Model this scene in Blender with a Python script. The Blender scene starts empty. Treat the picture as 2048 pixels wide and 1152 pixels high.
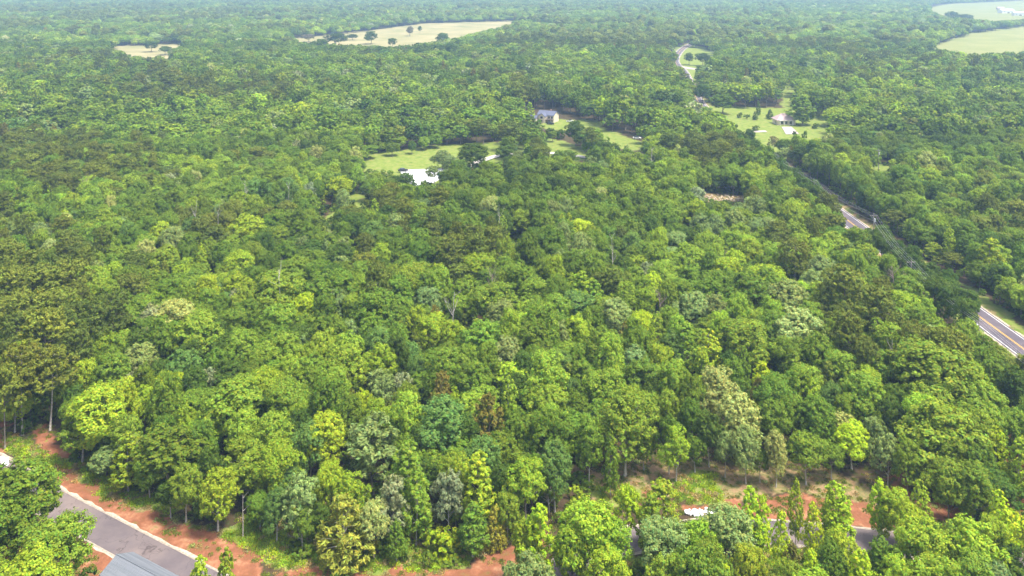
import bpy, bmesh, math, random
import numpy as np
from mathutils import Vector, Matrix
R = math.radians
sc = bpy.context.scene
col = sc.collection
rng = np.random.default_rng(7)
random.seed(7)

# ------------------------------------------------------------------ camera
# the photograph's upright lines are parallel: a level camera with its lens shifted down
H = 92.0; PITCH = 0.0; F = 1650.0; YH = -50.0      # YH: the horizon's row in the photograph
cd = bpy.data.cameras.new('camera'); cam = bpy.data.objects.new('camera', cd); col.objects.link(cam)
cd.lens = 36*F/2048; cd.shift_y = -(576-YH)/2048; cd.sensor_width = 36; cd.clip_start = 0.5; cd.clip_end = 20000
cam.location = (0, 0, H); cam.rotation_euler = (R(90)-PITCH, 0, 0)
sc.camera = cam
sc.render.resolution_x = 1024; sc.render.resolution_y = 576

# ------------------------------------------------------------------ light
SUN_EL, SUN_AZ = 66, 118          # elevation; azimuth from +Y towards +X
w = bpy.data.worlds.new('World'); sc.world = w; w.use_nodes = True
nt = w.node_tree; bgn = nt.nodes['Background']
sky = nt.nodes.new('ShaderNodeTexSky'); sky.sky_type = 'NISHITA'; sky.sun_disc = False
sky.sun_elevation = R(SUN_EL); sky.sun_rotation = R(SUN_AZ)
sky.air_density = 1.0; sky.dust_density = 4.0; sky.ozone_density = 1.0
hs = nt.nodes.new('ShaderNodeHueSaturation'); hs.inputs['Saturation'].default_value = .5   # thin high overcast
nt.links.new(sky.outputs[0], hs.inputs['Color']); nt.links.new(hs.outputs[0], bgn.inputs[0]); bgn.inputs[1].default_value = 0.15
sl = bpy.data.lights.new('sun', 'SUN'); sl.energy = 3.0; sl.angle = R(11); sl.color = (1, 0.94, 0.80)
so = bpy.data.objects.new('sun', sl); col.objects.link(so)
dv = Vector((math.sin(R(SUN_AZ))*math.cos(R(SUN_EL)), math.cos(R(SUN_AZ))*math.cos(R(SUN_EL)), math.sin(R(SUN_EL))))
so.rotation_euler = (-dv).to_track_quat('-Z', 'Y').to_euler(); so.location = (0, 0, 200)
vs = sc.view_settings; vs.view_transform = 'Standard'; vs.look = 'None'; vs.exposure = 1.2; vs.gamma = 1
sc.cycles.max_bounces = 6; sc.cycles.diffuse_bounces = 3; sc.cycles.transmission_bounces = 4
sc.cycles.volume_bounces = 1; sc.cycles.glossy_bounces = 1; sc.cycles.use_denoising = True

# ------------------------------------------------------------------ photo pixel <-> place
cp, sp = math.cos(PITCH), math.sin(PITCH)
def at(px, py, z=0.0):
    """ground (or height z) point seen at a pixel of the 2048x1152 photograph"""
    a = (px-1024)/F; b = (YH-py)/F
    d = (a, b*sp+cp, b*cp-sp)
    t = (z-H)/d[2]
    return Vector((d[0]*t, d[1]*t, z))
def atp(pts): return [tuple(at(*p)[:2]) for p in pts]
def depth(px, py, z=0.0):
    p = at(px, py, z); return p.y*cp+(H-z)*sp
def proj(x, y, z):
    zc = y*cp+(H-z)*sp; zc = np.maximum(zc, .1)
    return 1024+F*x/zc, YH-F*(y*sp-(H-z)*cp)/zc, zc

def vnoise(x, y, s=0):
    xi = np.floor(x).astype(np.int64); yi = np.floor(y).astype(np.int64)
    fx = x-xi; fy = y-yi; fx = fx*fx*(3-2*fx); fy = fy*fy*(3-2*fy)
    def h(a, b):
        n = (a*374761393+b*668265263+s*974634777) & 0x7fffffff
        n = ((n ^ (n >> 13))*1274126177) & 0x7fffffff
        return ((n ^ (n >> 16)) & 0xffff)/65535.0
    return (h(xi, yi)*(1-fx)+h(xi+1, yi)*fx)*(1-fy)+(h(xi, yi+1)*(1-fx)+h(xi+1, yi+1)*fx)*fy
def fbm(x, y, s=0, o=3):
    v = 0; a = .5; t = 0
    for k in range(o):
        v = v+a*vnoise(x*2**k, y*2**k, s+k); t += a; a *= .5
    return v/t
def inpoly(x, y, poly):
    x = np.asarray(x, float); y = np.asarray(y, float); c = np.zeros(x.shape, bool)
    n = len(poly); j = n-1
    for i in range(n):
        xi, yi = poly[i]; xj, yj = poly[j]
        if yi != yj:
            c ^= ((yi > y) != (yj > y)) & (x < (xj-xi)*(y-yi)/(yj-yi)+xi)
        j = i
    return c
def sstep(a, b, v):
    t = np.clip((v-a)/(b-a), 0, 1); return t*t*(3-2*t)

# ------------------------------------------------------------------ roads (centre lines on the ground)
def resample(pts, step=2.0):
    P = [Vector((p[0], p[1], 0)) for p in pts]; out = []
    for i in range(len(P)-1):
        p0 = P[max(i-1, 0)]; p1 = P[i]; p2 = P[i+1]; p3 = P[min(i+2, len(P)-1)]
        n = max(2, int((p2-p1).length/step))
        for k in range(n):
            t = k/n
            out.append(0.5*((2*p1)+(-p0+p2)*t+(2*p0-5*p1+4*p2-p3)*t*t+(-p0+3*p1-3*p2+p3)*t**3))
    out.append(P[-1]); return out
HWY = resample([(125.9, -60), (125.9, 60), (125.9, 200), (125.9, 300), (126.2, 360), (127.5, 450), (131.2, 558), (140, 632), (151.5, 706), (164, 790), (172, 867), (190, 949), (224, 1061), (280, 1190), (370, 1350)], 3)
_l = [at(40, 965), at(113, 1010), at(210, 1062), at(322, 1122)]
_r = [at(1130, 1146), at(1180, 1112), at(1265, 1080), at(1400, 1064), at(1536, 1063), at(1645, 1072), at(1745, 1082), at(1900, 1100), at(2030, 1130), at(2200, 1170)]
LANE = resample([(p.x, p.y) for p in ([at(-250, 830), at(-100, 890)]+_l)]+[(-42, 122.5), (-26, 118), (-8, 119.5)]+[(p.x, p.y) for p in _r], 1.5)
DRIVE = resample([tuple(at(*p)[:2]) for p in [(868, 346), (930, 335), (965, 322), (1000, 312), (1050, 308), (1100, 307), (1160, 314), (1200, 322), (1300, 345), (1420, 372), (1560, 380)]], 3)
def dist_to(line, X, Y, sub=1):
    d = np.full(np.shape(X), 1e9)
    L = line[::sub]
    for p in L: d = np.minimum(d, (X-p.x)**2+(Y-p.y)**2)
    return np.sqrt(d)

# ------------------------------------------------------------------ zones painted on the ground (soil kinds), photo pixels -> ground
CLAY = [atp(p) for p in [
    [(0, 915), (60, 935), (110, 940), (150, 960), (235, 1010), (300, 1030), (380, 1060), (440, 1070), (480, 1085), (520, 1110), (530, 1165), (420, 1165), (300, 1098), (122, 990), (40, 950), (0, 932)],
    [(60, 862), (90, 855), (130, 872), (132, 918), (100, 915), (70, 890)],
    [(-40, 860), (5, 860), (14, 905), (-40, 910)],
    [(150, 925), (185, 930), (180, 955), (150, 945)], [(165, 965), (215, 972), (210, 990), (175, 985)],
    [(0, 820), (18, 825), (12, 850), (0, 855)],
    [(560, 1140), (600, 1128), (640, 1133), (650, 1165), (560, 1165)],
    [(700, 1150), (760, 1134), (810, 1136), (880, 1148), (935, 1128), (1000, 1095), (1035, 1075), (1075, 1070), (1090, 1165), (700, 1175)],
    [(1205, 1005), (1235, 1008), (1240, 1035), (1205, 1030)], [(1270, 980), (1300, 975), (1300, 1010), (1272, 1005)],
    [(1355, 1010), (1440, 1005), (1436, 985), (1470, 978), (1490, 1000), (1560, 1000), (1700, 1003), (1750, 1008), (1760, 1058), (1536, 1040), (1430, 1034), (1360, 1030)],
    [(1768, 938), (1800, 942), (1830, 965), (1840, 990), (1905, 1005), (1925, 1035), (1850, 1075), (1755, 1060), (1750, 1010), (1800, 1000), (1775, 965)],
    [(1990, 815), (2015, 820), (2020, 860), (2048, 900), (2090, 930), (2090, 1030), (2030, 1030), (2015, 960), (2010, 900), (1995, 850)],
    [(2000, 1070), (2060, 1060), (2060, 1105), (2010, 1095)],
    [(1625, 425), (1712, 455), (1712, 475), (1640, 450)],
    [(300, 1105), (205, 1085), (160, 1085), (150, 1165), (330, 1165)], [(0, 1080), (60, 1085), (70, 1165), (0, 1165)],
]]
GRASS = [atp(p) for p in [
    [(150, 915), (205, 925), (270, 985), (350, 1010), (345, 1030), (290, 1015), (215, 1000), (175, 965)],
    [(20, 865), (70, 895), (120, 915), (150, 935), (100, 945), (40, 920), (0, 890)],
    [(440, 1072), (470, 1058), (560, 960), (610, 935), (640, 1000), (700, 1090), (830, 1060), (960, 1060), (1020, 1070), (935, 1128), (860, 1145), (640, 1140), (560, 1130), (490, 1095)],
    [(1365, 950), (1440, 950), (1440, 1000), (1365, 1005), (1340, 980)],
    [(1180, 975), (1260, 965), (1280, 1000), (1220, 1005)],
    [(1536, 1090), (1740, 1110), (1780, 1175), (1480, 1175)], [(1960, 1040), (2060, 1010), (2070, 1100), (1990, 1075)],
    [(1245, 1100), (1300, 1100), (1320, 1175), (1240, 1175)],
    [(690, 335), (740, 305), (800, 300), (880, 290), (960, 285), (1040, 285), (1100, 275), (1150, 290), (1215, 318), (1120, 325), (1040, 332), (960, 345), (930, 380), (900, 400), (830, 390), (780, 360), (700, 350)],
    [(1075, 238), (1200, 240), (1205, 255), (1290, 285), (1290, 305), (1215, 290), (1150, 262), (1085, 258)],
    [(1390, 208), (1440, 212), (1560, 216), (1710, 222), (1745, 280), (1690, 315), (1560, 318), (1480, 290), (1430, 250)],
    [(1350, 90), (1385, 90), (1440, 100), (1430, 135), (1400, 165), (1372, 168), (1345, 130)],
    [(1555, 165), (1590, 165), (1595, 225), (1565, 225)],
    [(1740, 325), (1800, 330), (1800, 352), (1740, 350)],
    [(700, 380), (745, 380), (740, 420), (700, 430), (660, 470), (640, 440)],
    [(1910, 560), (1960, 600), (2060, 690), (2060, 660), (1960, 575)],
]]
STRAW = [atp(p) for p in [
    [(1180, 940), (1300, 930), (1500, 930), (1700, 955), (1760, 965), (1760, 1010), (1480, 985), (1340, 985), (1200, 1000)],
    [(100, 935), (170, 950), (300, 1020), (400, 1065), (300, 1040), (180, 990)],
    [(740, 320), (820, 305), (880, 320), (880, 345), (760, 340)], [(1080, 280), (1180, 300), (1180, 315), (1090, 300)],
    [(1995, 680), (2060, 730), (2060, 770), (1980, 700)], [(1870, 600), (1900, 610), (1925, 650), (1905, 670), (1870, 640)],
    [(1030, 470), (1055, 470), (1050, 560), (1025, 560)], [(2020, 870), (2048, 880), (2048, 920), (2025, 910)],
    [(1380, 382), (1505, 390), (1500, 414), (1410, 410)], [(1110, 240), (1160, 240), (1165, 252), (1110, 252)], [(1500, 260), (1600, 262), (1640, 290), (1560, 295)],
]]
FIELD = [atp(p) for p in [
    [(215, 92), (300, 89), (400, 84), (400, 92), (340, 120), (260, 120)],
    [(548, 82), (600, 74), (760, 58), (850, 46), (1000, 41), (1075, 39), (1050, 50), (1000, 58), (900, 82), (800, 100), (700, 100), (600, 90)],
    [(1820, 22), (1900, 8), (2200, -2), (2200, 40), (1990, 45), (1880, 34)],
    [(1830, 100), (1950, 63), (2048, 51), (2200, 45), (2200, 105), (1950, 114)],
]]
# windows in the canopy: no filler tree may stand in front of these parts of the ground as seen from the drone
OPEN = [
    [(185, 1090), (430, 1090), (430, 1260), (185, 1260)],
    [(715, 335), (745, 308), (880, 292), (925, 290), (905, 330), (885, 366), (822, 376), (783, 348), (740, 344)],
    [(925, 292), (1000, 288), (1008, 322), (945, 332)], [(1085, 280), (1150, 290), (1190, 316), (1100, 318)], [(1030, 290), (1050, 288), (1050, 306), (1032, 308)],
    [(1070, 220), (1112, 218), (1150, 236), (1195, 246), (1190, 256), (1120, 252), (1072, 242)], [(1195, 256), (1290, 280), (1282, 300), (1215, 288)],
    [(1430, 216), (1560, 216), (1560, 258), (1530, 262), (1470, 240)], [(1552, 222), (1600, 224), (1604, 276), (1560, 275)], [(1610, 235), (1660, 240), (1650, 280), (1605, 280)], [(1500, 252), (1560, 265), (1560, 276), (1500, 268)],
    [(1354, 95), (1384, 95), (1430, 106), (1412, 130), (1390, 140), (1370, 138), (1358, 120)],
    [(1390, 192), (1396, 192), (1416, 222), (1410, 222)],
    [(222, 94), (300, 91), (368, 87), (330, 114), (262, 112)],
    [(560, 80), (690, 68), (850, 47), (1040, 42), (990, 56), (900, 78), (800, 93), (700, 90), (600, 84)],
    [(1858, 18), (1900, 9), (2120, 1), (2120, 34), (1990, 42), (1885, 32)],
    [(1862, 97), (1950, 67), (2048, 54), (2120, 50), (2120, 98), (1950, 110)],
    [(1390, 384), (1498, 394), (1494, 408), (1415, 404)],
    [(1676, 418), (1690, 416), (1716, 440), (1716, 466), (1690, 452)],
    [(1630, 385), (1646, 385), (1650, 402), (1636, 402)],
    [(1960, 596), (1974, 602), (2060, 672), (2060, 735), (1998, 680), (1962, 640)],
    [(1850, 545), (1862, 540), (1935, 598), (1925, 606)],
    [(1690, 425), (1745, 450), (1850, 530), (1965, 640), (1960, 665), (1830, 545), (1700, 450)],
    [(1572, 165), (1582, 165), (1584, 214), (1574, 214)],
    [(1742, 330), (1795, 334), (1795, 348), (1745, 348)],
    [(0, 868), (35, 870), (125, 862), (150, 918), (262, 985), (445, 1062), (480, 1080), (560, 1090), (640, 1140), (830, 1140), (900, 1130), (930, 1120), (1040, 1078), (1060, 1080), (1060, 1152), (0, 1152)],
    [(1195, 978), (1300, 960), (1560, 960), (1750, 972), (1775, 940), (1835, 985), (1900, 1010), (1900, 1040), (1760, 1104), (1536, 1088), (1390, 1045), (1200, 1040)],
    [(1120, 1100), (1150, 1100), (1150, 1152), (1120, 1152)], [(1250, 1060), (1280, 1060), (1290, 1152), (1245, 1152)],
    [(2002, 820), (2012, 820), (2025, 880), (2048, 930), (2048, 1020), (2030, 1030), (2020, 930)],
    [(1180, 910), (1290, 890), (1560, 915), (1740, 930), (1750, 975), (1180, 985)],
    [(702, 390), (735, 388), (735, 412), (705, 420)], [(655, 400), (668, 400), (665, 440), (650, 450)],
    [(1034, 490), (1046, 490), (1044, 535), (1032, 535)], [(1876, 612), (1900, 612), (1912, 660), (1880, 640)],
    [(440, 1065), (455, 1050), (510, 985), (520, 990), (500, 1040), (490, 1080)],
    [(0, 905), (14, 905), (14, 935), (0, 935)],
]

# ------------------------------------------------------------------ materials
def mat(name, base=(.5, .5, .5), rough=.8, metal=0, spec=.3):
    m = bpy.data.materials.new(name); m.use_nodes = True
    b = m.node_tree.nodes['Principled BSDF']
    b.inputs['Base Color'].default_value = (*base, 1); b.inputs['Roughness'].default_value = rough
    b.inputs['Metallic'].default_value = metal; b.inputs['Specular IOR Level'].default_value = spec
    return m
def N(m, t, **kw):
    n = m.node_tree.nodes.new(t)
    for k, v in kw.items(): setattr(n, k, v)
    return n
def noise_col(m, c1, c2, scale, detail=5, lo=.35, hi=.65, coord='Object', stretch=None, target='Base Color'):
    L = m.node_tree.links; b = m.node_tree.nodes['Principled BSDF']
    tc = N(m, 'ShaderNodeTexCoord'); ns = N(m, 'ShaderNodeTexNoise'); ns.inputs['Scale'].default_value = scale; ns.inputs['Detail'].default_value = detail
    if stretch:
        mp = N(m, 'ShaderNodeMapping'); mp.inputs['Scale'].default_value = stretch
        L.new(tc.outputs[coord], mp.inputs[0]); L.new(mp.outputs[0], ns.inputs[0])
    else: L.new(tc.outputs[coord], ns.inputs[0])
    cr = N(m, 'ShaderNodeValToRGB'); cr.color_ramp.elements[0].position = lo; cr.color_ramp.elements[1].position = hi
    cr.color_ramp.elements[0].color = (*c1, 1); cr.color_ramp.elements[1].color = (*c2, 1)
    L.new(ns.outputs[0], cr.inputs[0]); L.new(cr.outputs[0], b.inputs[target]); return cr
def m_noise(name, c1, c2, scale, rough=.85, **kw):
    m = mat(name, c1, rough); noise_col(m, c1, c2, scale, **kw); return m

def leaf_material(name, trans=.38, rough=.6, spec=.1):
    m = bpy.data.materials.new(name); m.use_nodes = True; t = m.node_tree; t.nodes.clear(); L = t.links
    out = t.nodes.new('ShaderNodeOutputMaterial'); mix = t.nodes.new('ShaderNodeMixShader'); mix.inputs[0].default_value = trans
    pb = t.nodes.new('ShaderNodeBsdfPrincipled'); pb.inputs['Roughness'].default_value = rough; pb.inputs['Specular IOR Level'].default_value = spec
    tr = t.nodes.new('ShaderNodeBsdfTranslucent')
    a = t.nodes.new('ShaderNodeAttribute'); a.attribute_type = 'INSTANCER'; a.attribute_name = 'tint'
    lv = t.nodes.new('ShaderNodeAttribute'); lv.attribute_type = 'GEOMETRY'; lv.attribute_name = 'leaf'
    mul = t.nodes.new('ShaderNodeMix'); mul.data_type = 'RGBA'; mul.blend_type = 'MULTIPLY'; mul.inputs[0].default_value = 1
    L.new(a.outputs['Color'], mul.inputs[6]); L.new(lv.outputs['Color'], mul.inputs[7])
    L.new(mul.outputs[2], pb.inputs['Base Color'])
    br = t.nodes.new('ShaderNodeMix'); br.data_type = 'RGBA'; br.blend_type = 'MULTIPLY'; br.inputs[0].default_value = 1
    br.inputs[7].default_value = (1.25, 1.2, .6, 1); L.new(mul.outputs[2], br.inputs[6]); L.new(br.outputs[2], tr.inputs[0])
    L.new(pb.outputs[0], mix.inputs[1]); L.new(tr.outputs[0], mix.inputs[2]); L.new(mix.outputs[0], out.inputs[0])
    return m
M_LEAF = leaf_material('leaf'); M_NEEDLE = leaf_material('needle', .22, .65, .1)
M_BARK = m_noise('bark', (.10, .08, .06), (.27, .24, .2), 3, stretch=(3, 3, .5))
M_PALEBARK = m_noise('pale_bark', (.28, .25, .21), (.5, .47, .42), 2)
M_DEAD = m_noise('dead_wood', (.3, .27, .23), (.52, .48, .43), 1.5)
M_BROWNDEAD = m_noise('dead_twig', (.25, .17, .14), (.42, .32, .29), 2)

# ------------------------------------------------------------------ mesh helpers
def mesh_np(name, V, Fq, mt, leafc=None):
    me = bpy.data.meshes.new(name); V = np.asarray(V, np.float32); Fq = np.asarray(Fq, np.int32)
    n = len(Fq); k = Fq.shape[1]
    me.vertices.add(len(V)); me.vertices.foreach_set('co', V.ravel())
    me.loops.add(n*k); me.loops.foreach_set('vertex_index', Fq.ravel())
    me.polygons.add(n); me.polygons.foreach_set('loop_start', np.arange(0, n*k, k, dtype=np.int32))
    me.update(calc_edges=True)
    if leafc is not None:
        at_ = me.attributes.new('leaf', 'FLOAT_COLOR', 'POINT'); at_.data.foreach_set('color', np.asarray(leafc, np.float32).ravel())
    me.materials.append(mt); return me
def tubes_np(paths, seg=6):
    V = []; Fa = []
    for pts, rad in paths:
        base = len(V)
        for i, (p, r) in enumerate(zip(pts, rad)):
            d = (pts[min(i+1, len(pts)-1)]-pts[max(i-1, 0)]).normalized()
            u = d.orthogonal().normalized(); v = d.cross(u)
            for k in range(seg):
                a = 2*math.pi*k/seg; V.append(tuple(p+(u*math.cos(a)+v*math.sin(a))*r))
        for i in range(len(pts)-1):
            for k in range(seg):
                a = base+i*seg+k; b = base+i*seg+(k+1) % seg; Fa.append((a, b, b+seg, a+seg))
        # close ends
        for st in (base, base+(len(pts)-1)*seg):
            for k in range(1, seg-2, 2): Fa.append((st, st+k, st+k+1, st+k+2))
    return V, Fa
def leaves_np(C, Nn, size, aspect, r, hue=.18, val=.3, along=None):
    n = len(C)
    Nn = Nn/np.linalg.norm(Nn, axis=1, keepdims=True)
    A = r.normal(size=(n, 3)) if along is None else along+r.normal(size=(n, 3))*.25
    T = np.cross(Nn, A) if along is None else A-Nn*np.sum(A*Nn, 1)[:, None]
    T /= np.linalg.norm(T, axis=1, keepdims=True)+1e-6; B = np.cross(Nn, T)
    s = (size*r.uniform(.65, 1.35, n))[:, None]; a = (aspect*r.uniform(.8, 1.2, n))[:, None]
    off = Nn*s*.18
    V = np.stack([C+T*s-off, C+B*s*a, C-T*s-off, C-B*s*a], 1).reshape(-1, 3)
    Fq = np.arange(4*n).reshape(n, 4)
    v = 1+val*r.normal(size=n)*.6; v = np.clip(v, .45, 1.7); h = hue*r.normal(size=n)
    c = np.stack([v*(1+h), v, v*(1-.4*h), np.ones(n)], 1); c = np.clip(c, .2, 2.2)
    return V, Fq, np.repeat(c, 4, 0)
def sph(r, n):
    v = r.normal(size=(n, 3)); return v/np.linalg.norm(v, axis=1, keepdims=True)

# nominal sizes (width, height) of the prototypes
NOM = {'O': (10, 16), 'T': (5.5, 15), 'P': (9, 19), 'C': (6, 10), 'S': (7, 12), 'B': (4, 3.2), 'D': (5, 13)}
def lobes(kind, r, Wn, Hn):
    out = lobes_raw(kind, r, Wn, Hn)
    e = sorted([math.hypot(c[0], c[1])+.85*rd[0] for c, rd in out])[-max(3, len(out)//3):]; k = (Wn/2)/(sum(e)/len(e))
    top = max(c[2]+rd[2]*.95 for c, rd in out); dz = Hn-top
    return [(np.array([c[0]*k, c[1]*k, c[2]+dz*(c[2]/top)]), rd*np.array([k, k, .5+.5*k])) for c, rd in out]
def lobes_raw(kind, r, Wn, Hn):
    """lobe centres, radii (3 axes)"""
    out = []
    if kind in 'OS':
        zc = Hn*r.uniform(.58, .66); rz = Hn*r.uniform(.29, .39); rx = Wn*.5; kr = r.uniform(.8, 1.15)
        n = int(r.integers(15, 30)) if kind == 'O' else 16
        sk = r.uniform(-.12, .12, 2)
        ph0 = r.uniform(0, 6.28)
        for i in range(n):
            u = (i+.5)/n; z = 1-1.75*u; ph = ph0+i*2.39996+r.uniform(-.35, .35)
            rr = math.sqrt(max(0, 1-z*z)); k = r.uniform(.60, .86)
            lump = 1+.22*math.sin(2*ph+ph0)+.13*math.sin(3*ph+ph0*2)
            R0 = r.uniform(.15, .27)*Wn*kr
            out.append((np.array([math.cos(ph)*rr*rx*k*lump+sk[0]*z*rx, math.sin(ph)*rr*rx*k*lump+sk[1]*z*rx, zc+z*rz*r.uniform(.72, .95)]), np.array([R0, R0, R0*r.uniform(.7, .95)])))
        for i in range(4):
            out.append((np.array([r.uniform(-.15, .15)*Wn, r.uniform(-.15, .15)*Wn, zc+r.uniform(-.3, .4)*rz]), np.array([.24*Wn]*3)))
    elif kind == 'T':
        n = 26
        for i in range(n):
            u = (i+.3)/n; z = Hn*(.24+.70*u); prof = (1-u)**.62*.95+.08
            if u < .2: prof *= .55+2.2*u
            ph = i*2.39996+r.uniform(-.4, .4); R0 = (.13+.12*(1-u))*Wn*r.uniform(.85, 1.25)
            d = Wn*.5*prof*r.uniform(.45, .9)
            out.append((np.array([math.cos(ph)*d, math.sin(ph)*d, z]), np.array([R0, R0, R0*1.35])))
        out.append((np.array([0, 0, Hn*.93]), np.array([.1*Wn, .1*Wn, .07*Hn])))
    elif kind == 'P':
        n = 26
        for i in range(n):
            u = (i+.5)/n; z = Hn*(.50+.43*u); prof = math.sqrt(max(0.02, 1-(abs(u-.3)/.75)**2.2))
            ph = i*2.39996+r.uniform(-.5, .5); R0 = r.uniform(.15, .24)*Wn
            d = Wn*.5*prof*r.uniform(.3, .88)
            out.append((np.array([math.cos(ph)*d, math.sin(ph)*d, z+r.uniform(-.5, .5)]), np.array([R0, R0, R0*.55])))
    elif kind == 'C':
        n = 34
        for i in range(n):
            u = (i+.5)/n; z = Hn*(.08+.88*u); prof = (1-u)**.75*(.7+.3*min(1, u*6))+.06
            ph = i*2.39996+r.uniform(-.3, .3); R0 = (.09+.12*(1-u))*Wn
            d = Wn*.5*prof*r.uniform(.45, .85)
            out.append((np.array([math.cos(ph)*d, math.sin(ph)*d, z]), np.array([R0, R0, R0*1.2])))
    elif kind == 'B':
        for i in range(9):
            ph = i*2.4; d = Wn*.5*r.uniform(.1, .7); R0 = Wn*r.uniform(.18, .28)
            out.append((np.array([math.cos(ph)*d, math.sin(ph)*d, Hn*r.uniform(.25, .72)]), np.array([R0, R0, R0*.9])))
    return out
def crown_mesh(kind, seed, nleaf, size, name='crown'):
    r = np.random.default_rng(seed); Wn, Hn = NOM[kind]; lb = lobes(kind, r, Wn, Hn)
    ctr = np.array([0, 0, Hn*(.5 if kind in 'CB' else .55)])
    area = np.array([l[1][0]*l[1][2] for l in lb]); share = area/area.sum()
    Cs = []; Ns = []; Al = []
    for (c, rad), s in zip(lb, share):
        n = max(6, int(nleaf*s))
        ncl = max(5, n//22)                       # little sprays on the lobe
        out = c-ctr; out = out/(np.linalg.norm(out)+1e-6)
        cd_ = sph(r, ncl*3); keep = (cd_@out+cd_[:, 2]*.45) > r.uniform(-.75, .15, ncl*3); cd_ = cd_[keep][:ncl]
        if len(cd_) < 3: cd_ = sph(r, 4)
        cr_ = r.uniform(.72, 1.06, len(cd_))[:, None]
        idx = r.integers(0, len(cd_), n)
        base = c+cd_[idx]*cr_[idx]*rad
        jit = sph(r, n)*(r.uniform(0, 1, n)**.5)[:, None]*rad.min()*.33
        p = base+jit
        nn = cd_[idx]*.75+jit/(rad.min()*.33)*.55+np.array([0, 0, .45])+r.normal(size=(n, 3))*.33
        Cs.append(p); Ns.append(nn); Al.append(cd_[idx]+out*.4+np.array([0, 0, .5]))
    C = np.concatenate(Cs); Nn = np.concatenate(Ns); Al = np.concatenate(Al)
    if kind in 'PC': V, Fq, lc = leaves_np(C, Nn+r.normal(size=C.shape)*.5, size*1.25, .30, r, .12, .3, along=Al)
    elif kind == 'S': V, Fq, lc = leaves_np(C, Nn, size*1.15, .42, r, .1, .42, along=Al)
    else: V, Fq, lc = leaves_np(C, Nn, size, .72, r, .15, .32)
    return mesh_np(name, V, Fq, M_NEEDLE if kind in 'PC' else M_LEAF, lc)
def trunk_mesh(kind, seed, mt=None, seg=6):
    r = np.random.default_rng(seed); rr = random.Random(seed); Wn, Hn = NOM[kind]; lb = lobes(kind, r, Wn, Hn)
    top = {'O': .72, 'T': .9, 'P': .9, 'C': .85, 'S': .75, 'B': .4}[kind]*Hn
    r0 = {'O': .26, 'T': .15, 'P': .2, 'C': .14, 'S': .16, 'B': .06}[kind]
    pts = []; rad = []; bx, by = rr.uniform(-.4, .4), rr.uniform(-.4, .4)
    for i in range(8):
        t = i/7; pts.append(Vector((bx*math.sin(t*3), by*math.sin(t*2.5), top*t-.3*(i == 0)))); rad.append(r0*(1.25 if i == 0 else 1)*(1-.8*t))
    paths = [(pts, rad)]
    def tp(z):
        t = max(0, min(1, z/top)); return Vector((bx*math.sin(t*3), by*math.sin(t*2.5), z)), r0*(1-.8*t)
    for i, (c, rd) in enumerate(lb):
        if kind in 'TC' and i % 2: continue
        z0 = min(top*.93, max(Hn*.22, c[2]-np.hypot(c[0], c[1])*rr.uniform(.5, 1.0)-.4))
        if kind == 'P': z0 = min(top*.95, c[2]-.3)
        p0, rb = tp(z0); p3 = Vector(c)+Vector((c[0], c[1], .6)).normalized()*rd[0]*.5
        p1 = p0.lerp(p3, .4)+Vector((rr.uniform(-.2, .2), rr.uniform(-.2, .2), rr.uniform(-.1, .35)))
        p2 = p0.lerp(p3, .75)+Vector((rr.uniform(-.2, .2), rr.uniform(-.2, .2), rr.uniform(0, .25)))
        rb = min(rb*.6, .12)
        paths.append(([p0, p1, p2, p3], [rb, rb*.7, rb*.42, rb*.15]))
    V, Fa = tubes_np(paths, seg); return mesh_np('trunk', V, Fa, mt or M_BARK)
def snag_mesh(seed, Hn=13, spread=1.0, mt=None, nb=9, fine=1, name='trunk', r0=.30):
    rr = random.Random(seed); paths = []
    def branch(p, d, L, r0, lev):
        n = 5; pts = [p]; q = p.copy(); dd = d.copy()
        for i in range(n):
            dd = (dd+Vector((rr.uniform(-.22, .22), rr.uniform(-.22, .22), rr.uniform(-.08, .16)))).normalized(); q = q+dd*L/n; pts.append(q.copy())
        paths.append((pts, [r0*(1-.85*i/n) for i in range(n+1)]))
        if lev > 0:
            for k in range(rr.randint(2, 4)):
                i = rr.randint(2, n); nd = (dd+Vector((rr.uniform(-1, 1), rr.uniform(-1, 1), rr.uniform(-.1, .8)))).normalized()
                branch(pts[i], nd, L*rr.uniform(.35, .6), r0*.5, lev-1)
    pts = [Vector((0, 0, -.3))]; d = Vector((rr.uniform(-.06, .06), rr.uniform(-.06, .06), 1)).normalized(); q = Vector((0, 0, -.3))
    for i in range(8):
        d = (d+Vector((rr.uniform(-.07, .07), rr.uniform(-.07, .07), .08))).normalized(); q = q+d*Hn/8; pts.append(q.copy())
    paths.append((pts, [r0*(1-.78*i/8) for i in range(9)]))
    for k in range(nb):
        i = rr.randint(3, 8); a = rr.uniform(0, 6.28)
        branch(pts[i].lerp(pts[i-1], rr.random()), Vector((math.cos(a)*spread, math.sin(a)*spread, rr.uniform(.25, 1.1))).normalized(), Hn*rr.uniform(.16, .34), r0*(.55-.04*i), fine)
    V, Fa = tubes_np(paths, 5); return mesh_np(name, V, Fa, mt or M_DEAD)

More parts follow.
